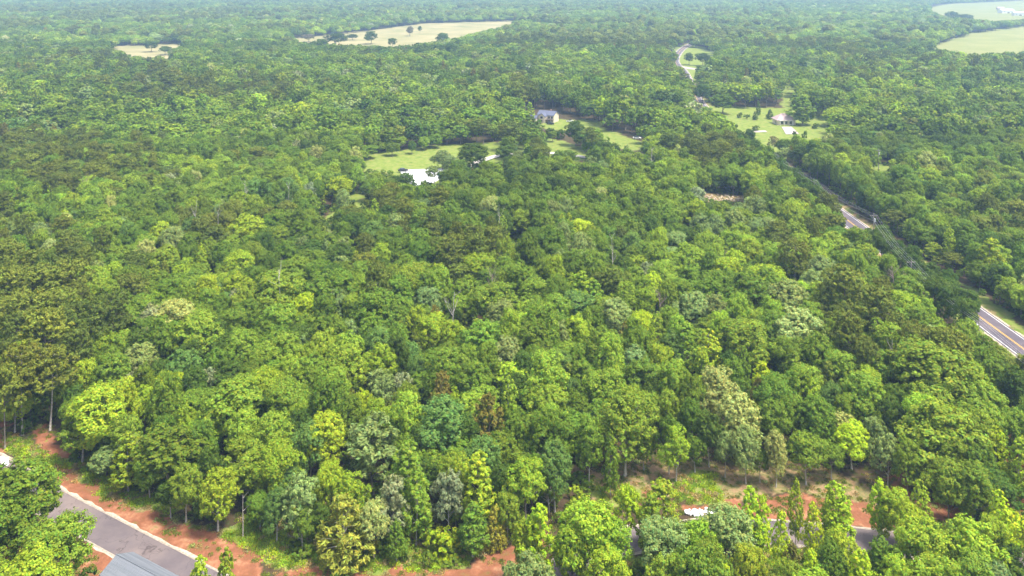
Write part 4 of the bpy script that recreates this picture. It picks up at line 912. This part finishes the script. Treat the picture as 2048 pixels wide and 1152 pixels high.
# ------------------------------------------------------------------ buildings
M_BLUEROOF = m_noise('slate_roof', (.085, .095, .15), (.13, .14, .2), 4); M_MAUVE = m_noise('mauve_roof', (.36, .26, .27), (.46, .35, .35), 4)
M_METALROOF = m_noise('metal_roof', (.19, .205, .235), (.25, .265, .30), .4, stretch=(8, .3, 1)); M_CREAM = m_noise('cream_wall', (.62, .52, .4), (.72, .63, .5), 1.5)
M_WHITE = mat('white_trim', (.75, .74, .72), .6); M_GLASS = mat('window_glass', (.03, .035, .045), .1, spec=.6); M_DECK = m_noise('deck_wood', (.07, .05, .045), (.13, .1, .09), 3)
M_BRICK = m_noise('brick_wall', (.26, .15, .12), (.36, .24, .19), 3)
M_METALROOF.node_tree.nodes['Principled BSDF'].inputs['Metallic'].default_value = .3; M_METALROOF.node_tree.nodes['Principled BSDF'].inputs['Roughness'].default_value = .45
def gable_roof(b, cx, cy, w_, d_, z, hr, ov=.5, axis='x', th=.18):
    """two pitched slabs with thickness; ridge along axis"""
    for s in (-1, 1):
        if axis == 'x':
            e = [(cx-w_/2-ov, cy+s*(d_/2+ov), z-ov*hr/(d_/2)), (cx+w_/2+ov, cy+s*(d_/2+ov), z-ov*hr/(d_/2)), (cx+w_/2+ov, cy, z+hr), (cx-w_/2-ov, cy, z+hr)]
        else:
            e = [(cx+s*(w_/2+ov), cy-d_/2-ov, z-ov*hr/(w_/2)), (cx+s*(w_/2+ov), cy+d_/2+ov, z-ov*hr/(w_/2)), (cx, cy+d_/2+ov, z+hr), (cx, cy-d_/2-ov, z+hr)]
        b.poly([(p[0], p[1], p[2]+th) for p in e]+e, [(0, 1, 2, 3), (7, 6, 5, 4), (0, 4, 5, 1), (1, 5, 6, 2), (2, 6, 7, 3), (3, 7, 4, 0)])
def hip_roof(b, cx, cy, w_, d_, z, hr, ov=.6):
    W2, D2 = w_/2+ov, d_/2+ov; r_ = max(0, W2-D2)
    b.poly([(cx-W2, cy-D2, z), (cx+W2, cy-D2, z), (cx+W2, cy+D2, z), (cx-W2, cy+D2, z), (cx-r_, cy, z+hr), (cx+r_, cy, z+hr)], [(0, 1, 5, 4), (1, 2, 5), (2, 3, 4, 5), (3, 0, 4), (3, 2, 1, 0)])
def gable_wall(b, cx, cy, w_, d_, h_, hr, axis='x'):
    if axis == 'x':
        P = [(cx-w_/2, cy-d_/2), (cx+w_/2, cy-d_/2), (cx+w_/2, cy+d_/2), (cx-w_/2, cy+d_/2)]; V = [(x, y, -.5) for x, y in P]+[(x, y, h_) for x, y in P]+[(cx-w_/2, cy, h_+hr-.05), (cx+w_/2, cy, h_+hr-.05)]
        b.poly(V, [(0, 1, 5, 4), (2, 3, 7, 6), (1, 2, 6, 9, 5), (3, 0, 4, 8, 7)])
    else:
        P = [(cx-w_/2, cy-d_/2), (cx+w_/2, cy-d_/2), (cx+w_/2, cy+d_/2), (cx-w_/2, cy+d_/2)]; V = [(x, y, -.5) for x, y in P]+[(x, y, h_) for x, y in P]+[(cx, cy-d_/2, h_+hr-.05), (cx, cy+d_/2, h_+hr-.05)]
        b.poly(V, [(0, 1, 5, 8, 4), (1, 2, 6, 5), (2, 3, 7, 9, 6), (3, 0, 4, 7)])
def win(par, x, y, z, w_, h_, side='y', dirn=-1):
    d = (w_+.2, .08, h_+.2) if side == 'y' else (.08, w_+.2, h_+.2); c_ = (x, y+dirn*.05, z) if side == 'y' else (x+dirn*.05, y, z)
    f = MB().box(c_, d).build('window', M_WHITE, par); d = (w_, .06, h_) if side == 'y' else (.06, w_, h_); c_ = (x, y+dirn*.09, z) if side == 'y' else (x+dirn*.09, y, z)
    MB().box(c_, d).build('pane', M_GLASS, f); return f
# house with slate-blue roofs, a lower wing and a dark deck
p = at(1095, 243); t = thing('house', 'cream house with slate-blue gabled roofs and dark deck beside parked vehicles', 'house', (p.x, p.y, 0), R(-28))
b = MB(); gable_wall(b, 0, 1, 11, 7.5, 4.6, 2.0); b.build('wall', M_CREAM, t)
b = MB(); gable_roof(b, 0, 1, 11, 7.5, 4.6, 2.0); b.build('roof', M_BLUEROOF, t)
b = MB(); gable_wall(b, -1.2, -4.2, 4.4, 3.6, 4.2, 1.6, 'y'); b.build('gable_wall', M_CREAM, t)
b = MB(); gable_roof(b, -1.2, -3.4, 4.4, 5.0, 4.2, 1.6, .4, 'y'); b.build('gable_roof', M_BLUEROOF, t)
b = MB(); gable_wall(b, -6.6, -5.2, 4.6, 5.2, 2.8, 1.3); b.build('wing_wall', M_CREAM, t)
b = MB(); gable_roof(b, -6.6, -5.2, 4.6, 5.2, 2.8, 1.3, .4); b.build('wing_roof', M_BLUEROOF, t)
for x, z in ((2.4, 3.2), (4.4, 3.2), (2.4, 1.3)): win(t, x, -2.75, z, 1.1, 1.3)
win(t, -1.2, -6.0, 3.4, 1.6, 1.4); win(t, -1.2, -6.0, 1.3, 1.2, 1.2); win(t, -7.2, -7.8, 1.5, 1.1, 1.1)
MB().box((3.6, -2.83, 1.0), (1.0, .1, 2.0)).build('door', M_WHITE, t)
dk = MB().box((3.2, -4.3, 2.0), (5.2, 2.8, .2)).build('deck', M_DECK, t)
b = MB(); b.box((3.2, -5.65, 2.95), (5.2, .08, .12))
for i in range(8): b.box((.7+i*.72, -5.65, 2.5), (.09, .09, .85))
b.build('railing', M_DECK, dk)
b = MB()
for x in (.8, 3.2, 5.6): b.box((x, -5.5, .9), (.16, .16, 2.0))
b.build('post', M_DECK, dk)
b = MB()
for i in range(7): b.box((-.2-i*.32, -6.9-.05*i, 1.85-i*.27), (.34, 1.2, .1))
b.build('stair', M_DECK, t)
MB().box((1.2, 2.4, 6.7), (.7, .7, 1.5)).build('chimney', M_BRICK, t)
# house with mauve hip roof
p = at(1572, 250); t = thing('house', 'small house with mauve hip roof and pale front at the head of its drive', 'house', (p.x, p.y+4, 0), R(4))
MB().box((0, 0, 1.3), (11.2, 8.4, 3.6)).build('wall', M_CREAM, t)
b = MB(); hip_roof(b, 0, 0, 11.6, 8.6, 3.1, 3.4); b.build('roof', M_MAUVE, t)
for x in (-2.9, -.2, 2.5): win(t, x, -4.2, 1.5, 1.5, 1.7)
MB().box((4.0, -4.24, 1.2), (1.0, .12, 2.2)).build('door', M_WHITE, t)
for x in (-4.4, -1.6, 1.2, 3.3): MB().box((x, -5.0, 1.4), (.22, .22, 2.9)).build('porch_post', M_WHITE, t)
MB().box((-.4, -4.75, 3.0), (8.8, 1.3, .14)).build('porch_roof', M_WHITE, t)
# shed with open carport
p = at(1686, 266); t = thing('shed', 'small shed with pale pink metal roof half hidden by trees', 'shed', (p.x, p.y, 0), R(8))
MB().box((0, 0, 1.0), (5.2, 4.0, 2.6)).build('wall', M_CREAM, t); b = MB(); gable_roof(b, 0, 0, 5.2, 4.0, 2.3, .9); b.build('roof', M_MAUVE, t); MB().box((0, -2.05, .95), (1.6, .08, 1.9)).build('door', M_WHITE, t)
# barn roof at the bottom left
t = thing('metal_roof_house', 'building with grey gabled metal roof at the bottom edge beside the left road', 'house', (-53.4, 121.3, 0), R(60.7))
b = MB(); gable_wall(b, 0, 0, 4.8, 14, 3.0, 1.15, 'y'); b.build('wall', M_CREAM, t)
b = MB(); gable_roof(b, 0, 0, 4.8, 14, 3.0, 1.15, .45, 'y', .12); b.build('roof', M_METALROOF, t)
b = MB()
for s in (-1, 1):
    for i in range(34):
        y = -7.4+i*14.8/33; x0, z0_ = s*.05, 3.0+1.15+.125; x1, z1 = s*2.84, 3.0-.45*1.15/2.4+.125
        b.poly([(x0, y-.02, z0_+.03), (x1, y-.02, z1+.03), (x1, y+.02, z1+.03), (x0, y+.02, z0_+.03), (x0, y-.02, z0_-.02), (x1, y-.02, z1-.02), (x1, y+.02, z1-.02), (x0, y+.02, z0_-.02)], [(0, 1, 2, 3), (0, 4, 5, 1), (2, 6, 7, 3), (1, 5, 6, 2)])
b.build('roof_seams', M_METALROOF, t)
b = MB(); b.cyl((0, -7.46, 4.3), (0, 7.46, 4.3), .07); b.build('ridge_cap', M_METALROOF, t)
MB().box((0, 7.06, 1.1), (1.0, .1, 2.1)).build('door', M_WHITE, t); win(t, 1.6, 7.0, 1.5, .8, 1.1, 'y', 1)
# far buildings
def small_building(px, py, w_, d_, h_, hr, rz, wall, roof, label, cat='house', name='farm_building'):
    p = at(px, py); t = thing(name, label, cat, (p.x, p.y, 0), R(rz)); b = MB(); gable_wall(b, 0, 0, w_, d_, h_, hr); b.build('wall', wall, t)
    b = MB(); gable_roof(b, 0, 0, w_, d_, h_, hr); b.build('roof', roof, t); MB().box((0, -d_/2-.05, 1.2), (w_*.2, .1, 2.4)).build('door', M_DECK, t)
    for x in (-.32, .32): win(t, w_*x, -d_/2, h_*.55, w_*.1, 1.2)
M_PALEMETAL = m_noise('pale_metal', (.5, .52, .58), (.62, .63, .68), .5)
small_building(2012, 26, 34, 16, 6, 4, 10, M_WHITE, M_PALEMETAL, 'long pale barn in the farmyard of the top right field', 'barn', 'barn')
small_building(2038, 31, 26, 14, 6, 3, -8, M_WHITE, M_PALEMETAL, 'white-walled barn at the right edge of the farmyard', 'barn', 'barn')
small_building(2001, 20, 18, 10, 5, 3, 0, M_CREAM, M_MAUVE, 'small brown-roofed farm shed behind the long pale barn', 'shed', 'shed')
small_building(1461, 137, 9, 6, 3, 1.5, 5, M_WHITE, M_PALEMETAL, 'pale metal shed showing between far trees right of the road bend', 'shed', 'shed')
small_building(1473, 117, 9, 7, 3.5, 2, 20, M_WHITE, M_PALEMETAL, 'white-roofed house peeping out of far trees above the road bend', 'house', 'house')
small_building(1502, 141, 9, 6, 3, 2, 0, M_CREAM, M_TANROCK, 'pinkish-roofed house among far trees right of the road bend', 'house', 'house')
small_building(1039, 44, 16, 8, 4, 2, 0, M_WHITE, M_PALEMETAL, 'lone pale hay barn at the right tip of the far field', 'barn', 'barn')

# ------------------------------------------------------------------ vehicles
M_TYRE = mat('tyre', (.02, .02, .02), .9); M_RIM = mat('rim', (.5, .5, .52), .35, .8); M_LAMP = mat('headlamp', (.8, .8, .78), .2); M_TAIL = mat('tail_lamp', (.4, .02, .02), .3)
def car(px, py, rz, color, label, truck=False, s=1.0):
    p = at(px, py); z = .45 if (700 < px < 900) else .05
    t = thing('pickup_truck' if truck else 'car', label, 'truck' if truck else 'car', (p.x, p.y, z), R(rz)); t.scale = (s, s, s)
    m = mat('car_paint', color, .3, .1, .5)
    prof = [(-2.3, .35), (-2.3, .85), (-2.2, .95), (-.9, 1.0), (-.55, 1.0), (1.0, 1.0), (2.1, .9), (2.3, .7), (2.3, .35)]
    n = len(prof); b = MB(); V = [(x, -.9, z) for x, z in prof]+[(x, .9, z) for x, z in prof]; b.poly(V, [tuple(range(n)), tuple(range(2*n-1, n-1, -1))]+[(i, (i+1) % n, n+(i+1) % n, n+i) for i in range(n)])
    bmesh.ops.bevel(b.bm, geom=list(b.bm.edges), offset=.05, segments=2, affect='EDGES'); b.build('body', m, t)
    cx, L_ = (.15, 1.7) if truck else (-.35, 2.7); g = MB(); g.box((cx, 0, 1.22), (L_, 1.6, .5), taper=(.74, .84)); g.build('glass', M_GLASS, t)
    MB().box((cx, 0, 1.5), (L_*.76, 1.38, .08), bev=.02).build('roof_panel', m, t)
    if truck: MB().box((-1.45, 0, 1.02), (1.4, 1.5, .06)).build('cargo_bed', M_TYRE, t)
    for x in (-1.45, 1.4):
        for y in (-.86, .86):
            w_ = MB().cyl((x, y-.11, .33), (x, y+.11, .33), .34, seg=20).build('wheel', M_TYRE, t); MB().cyl((x, y-.125, .33), (x, y+.125, .33), .19, seg=14).build('rim', M_RIM, w_)
    for y in (-.65, .65):
        MB().box((2.31, y, .72), (.06, .35, .16)).build('headlight', M_LAMP, t); MB().box((-2.31, y, .78), (.06, .25, .2)).build('tail_light', M_TAIL, t)
car(1101, 249, -8, (.012, .012, .015), 'black car parked on red earth in front of the slate-roofed house')
car(1140, 244, 4, (.78, .78, .78), 'white pickup truck under the trees right of the slate-roofed house', True)
car(806, 344.5, 10, (.015, .015, .018), 'black car on the left corner of the white gravel pad')
car(1274, 278, -12, (.75, .75, .76), 'small white vehicle at the upper edge of the long meadow strip')

# ------------------------------------------------------------------ utility poles and wires
M_POLE = m_noise('pole_wood', (.22, .19, .16), (.34, .3, .27), 2); M_INS = mat('insulator', (.35, .36, .38), .3); M_WIRE = mat('wire', (.55, .56, .55), .45, .4); M_CAN = mat('transformer', (.6, .61, .62), .4, .3)
def pole(x, y, h_, label, rz=0, can=False):
    t = thing('utility_pole', label, 'utility pole', (x, y, 0), R(rz), 'wooden utility poles')
    MB().cyl((0, 0, -.5), (0, 0, h_), .17, .11).build('post', M_POLE, t)
    a = MB().box((0, .16, h_-.7), (2.4, .12, .14)).build('crossarm', M_POLE, t); MB().cyl((-.7, .16, h_-.76), (0, .14, h_-1.5), .03).build('brace', M_POLE, a)
    for q in (-1.1, -.45, .45, 1.1): MB().cyl((q, .16, h_-.63), (q, .16, h_-.42), .05, .035).build('insulator', M_INS, a)
    if can: MB().cyl((.32, 0, h_-2.6), (.32, 0, h_-1.6), .26, seg=16).build('transformer', M_CAN, t)
LP = [(109.5, 140, 10.5), (111.5, 197, 10), (114.2, 236, 10.5), (117.5, 268, 14.5), (119, 325, 11.5), (120.5, 390, 11)]
LL = ['wooden utility pole by the highway near the right edge of the photo', 'wooden utility pole left of the highway where it clears the trees', 'wooden utility pole with crossarm rising through dark trees mid right', 'tall grey utility pole by the highway where the wires start down the slope', 'utility pole beyond the tall one where the highway enters the wood', 'farthest utility pole along the highway']
for (x, y, h_), lb_ in zip(LP, LL): pole(x, y, h_, lb_, can=(y == 268))
w_t = thing('power_line', 'pale overhead wires running above the verge left of the highway', 'power line', (0, 0, 0))
for q, dz in ((-1.1, -.42), (-.45, -.42), (.45, -.42), (1.1, -.42), (0, -2.4)):
    paths = []
    for (x0, y0, h0), (x1, y1, h1) in zip(LP[:-1], LP[1:]):
        pts = []
        for i in range(13):
            s = i/12; pts.append(Vector((x0+(x1-x0)*s+q, y0+(y1-y0)*s+.16, h0+(h1-h0)*s+dz-1.1*4*s*(1-s))))
        paths.append((pts, [.017]*13))
    V, Fa = tubes_np(paths, 5); obj('wire', mesh_np('wire', V, Fa, M_WIRE), w_t)
g = at(1757, 350); pole(g.x, g.y, 12, 'utility pole with pale transformer by the small grass patch right of the highway', 5, True)
g = at(1469, 372); pole(g.x, g.y, 11, 'grey utility pole in the wood above the rubble clearing', 20)
g = at(1195, 236); pole(g.x, g.y, 9, 'utility pole beside the yard right of the slate-roofed house', 0)

# ------------------------------------------------------------------ haze
hb = MB(); hb.box((0, 4200, 60), (23000, 11000, 144)); hz = hb.build('haze', bpy.data.materials.new('haze_air')); hz['kind'] = 'stuff'
m = hz.data.materials[0]; m.use_nodes = True; t = m.node_tree; t.nodes.clear(); out = t.nodes.new('ShaderNodeOutputMaterial'); pv = t.nodes.new('ShaderNodeVolumePrincipled')
pv.inputs['Color'].default_value = (.43, .65, 1.0, 1); pv.inputs['Density'].default_value = .00024; pv.inputs['Anisotropy'].default_value = .2
t.links.new(pv.outputs[0], out.inputs['Volume'])
